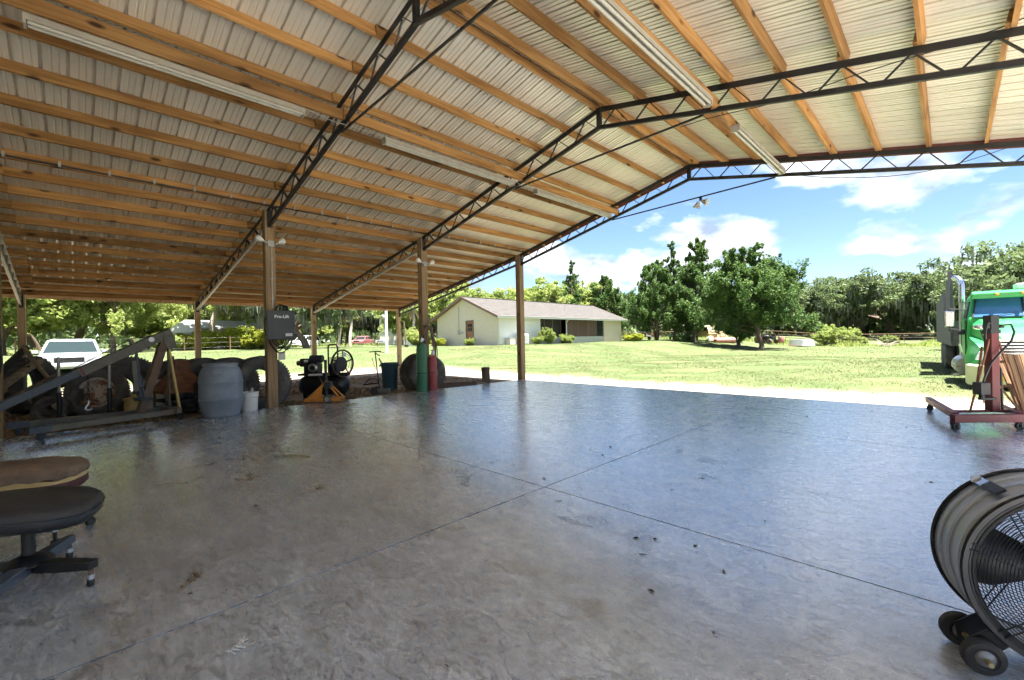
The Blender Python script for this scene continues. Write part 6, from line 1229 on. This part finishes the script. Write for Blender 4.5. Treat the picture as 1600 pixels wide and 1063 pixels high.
t = thing('utility_trailer', 'low grey trailer with junk past the right end of the house', 'trailer', (-19.2, 51, gh(-19, 51)), rad(65)); MB().box((0, 0, .55), (1.4, 2.6, .12)).build('deck', E0['grey_paint'], t); MB().box((.1, .3, .85), (.9, 1.2, .5)).build('load', E0['dark_grey_board'], t, bevel=.04)
for s in (-1, 1): wheel(t, s*.8, 0, .33, .2, 'rust'); MB().box((s*.7, 0, .75), (.04, 2.6, .3)).build('side_rail', E0['rust'], t)
t = thing('mower', 'dark riding mower between the cedar trunks', 'mower', (-13.3, 52.2, gh(-13.3, 52)), rad(40)); MB().box((0, -.4, .6), (.55, .8, .5)).build('hood', E0['blue_grey'], t, bevel=.06); MB().box((0, .45, .65), (.5, .4, .5)).build('seat', E0['black_plastic'], t, bevel=.05); MB().tube([(0, 0, .6), (0, .1, 1.05)], .02, 6).build('steering_column', E0['black_steel'], t)
for s in (-1, 1): wheel(t, s*.45, .5, .27, .2, 'grey_paint'); wheel(t, s*.4, -.6, .2, .14, 'grey_paint')
t = thing('brush_pile', 'pile of bleached branches on the lawn near the fence', 'brush', (4.5, 60.2, gh(4.5, 60)))
for k in range(26):
    a = rnd.uniform(0, 6.28); l = rnd.uniform(.5, 1.6); p = Vector((rnd.uniform(-.6, .6), rnd.uniform(-.6, .6), rnd.uniform(0, .35))); q = p+Vector((math.cos(a)*l, math.sin(a)*l, rnd.uniform(-.1, .7))); MB().tube([p, p.lerp(q, .5)+Vector((0, 0, .08)), q], [.03, .022, .008], 5).build('branch', E0['pale_bark'], t)
# dead bleached bush by the fence
t = thing('dead_bush', 'leafless bleached bush standing at the fence left of the young tree', 'shrub', (-1.9, 66.5, gh(-2, 66))); m = MB(); rg = np.random.default_rng(4)
for k in range(46): limb(m, (rg.normal()*.2, rg.normal()*.2, 0), (rg.normal()*.55, rg.normal()*.55, 1), rg.uniform(1.2, 2.6), .025, rg, n=5, taper=.2, seg=4)
m.build('branches', E0['pale_bark'], t)
# ------------------------------------------------------------------ masses nobody could count
def mass():
    rng = np.random.default_rng(77); P = []
    n = 26000; a = rng.uniform(rad(-112), rad(24), n); r_ = rng.uniform(118, 165, n); top = 8+3*np.sin(a*19)+2*np.sin(a*47+1)+1.5*np.sin(a*83)
    z = rng.uniform(0, 1, n)**.85*top; x = 5+np.sin(a)*r_; y = np.cos(a)*r_; P = np.stack([x, y, hz(x, y)+z], 1)
    k = (y > 95) | (x < -75); tag(cards('far_woodland', P[k], rng.uniform(.9, 1.7, k.sum()), E0['oak_leaf'], rng=rng, aspect=1.5), 'dark mass of far woodland closing the view behind the trees', 'woodland', kind='stuff')
    # weeds along the fence and under the trees
    n = 9000; x = np.concatenate([rng.uniform(-24, 14, n), rng.uniform(-66, -50, 4000)]); y = np.concatenate([rng.normal(0, 1.6, n)+62.5-.05*x[:n], rng.uniform(-10, 50, 4000)])
    hgt = .15+.5*np.clip(np.sin(x*1.3)*np.sin(x*.37+1)+.3, 0, 1)
    V = sway_blades(np.stack([x, y, hz(x, y)], 1), hgt, rng, .05, .45); tag(quads('weeds', V, E0['bright_leaf']), 'tall green weeds along the far fence line', 'weeds', kind='stuff')
mass()
mat('debris_dark', (.03, .022, .016), (.07, .05, .035), rough=.9, scale=20)
def debris():
    rng = np.random.default_rng(9); n = 120; x = rng.uniform(1, 11, n); y = rng.uniform(-3.6, 7, n); s = rng.uniform(.006, .020, n)
    k = rng.uniform(size=n) < .62+.3*(x > 6); x, y, s = x[k], y[k], s[k]
    tag(cards('floor_debris', np.stack([x, y, .003+s*.1], 1), s, E0['debris_dark'], vert=.9, rng=rng, aspect=2.2), 'dead leaf bits and specks scattered on the concrete', 'debris', kind='stuff')
debris()
def floor_leaf(x, y, s, rz, label):
    m = MB(); N = 9; vs = []; fs = []
    for i in range(N):
        t_ = i/(N-1); w = .3*math.sin(math.pi*t_**.8)+.02; vs += [((t_-.5)*2, -w, .18*abs(t_-.5)+.05), ((t_-.5)*2, 0, .02), ((t_-.5)*2, w, .14*abs(t_-.5)+.10)]
    for i in range(N-1): fs += [(i*3, i*3+1, i*3+4, i*3+3), (i*3+1, i*3+2, i*3+5, i*3+4)]
    m.add([(a*s, b*s, c*s+.002) for a, b, c in vs], fs); o = m.build('fallen_leaf', E0['debris_dark'], smooth=60); o.location = (x, y, 0); o.rotation_euler = (0, 0, rad(rz)); tag(o, label, 'leaf', 'curled leaves on the concrete')
floor_leaf(8.45, -.48, .022, 30, 'dark curled leaf on the concrete, left of the fan wheels'); floor_leaf(8.86, -.36, .022, 120, 'curled leaf on the concrete nearest the fan wheels'); floor_leaf(8.63, -.17, .02, 70, 'small curled leaf between the joint line and the fan'); floor_leaf(5.05, -.62, .03, 10, 'lone dark leaf on the left part of the concrete'); floor_leaf(7.1, .2, .028, 160, 'leaf lying just past the crossing of the floor joints'); floor_leaf(7.55, -.15, .025, 45, 'leaf in front of the joint crossing on the bright concrete')
t = thing('lichen_twig', 'little pale branching lichen twig on the dark concrete foreground', 'twig', (7.60, -2.34, .004), rad(20)); rg = np.random.default_rng(6); m = MB()
for k in range(12):
    a = rg.uniform(0, 6.28); p = Vector((rg.normal()*.02, rg.normal()*.015, 0)); q = p+Vector((math.cos(a)*.022, math.sin(a)*.022, rg.uniform(.002, .014))); m.tube([p, q], .0018, 4)
    for s in (-.6, .6): m.tube([q, q+Vector((math.cos(a+s)*.012, math.sin(a+s)*.012, .004))], .0013, 4)
m.build('branches', E0['white_paint'], t)
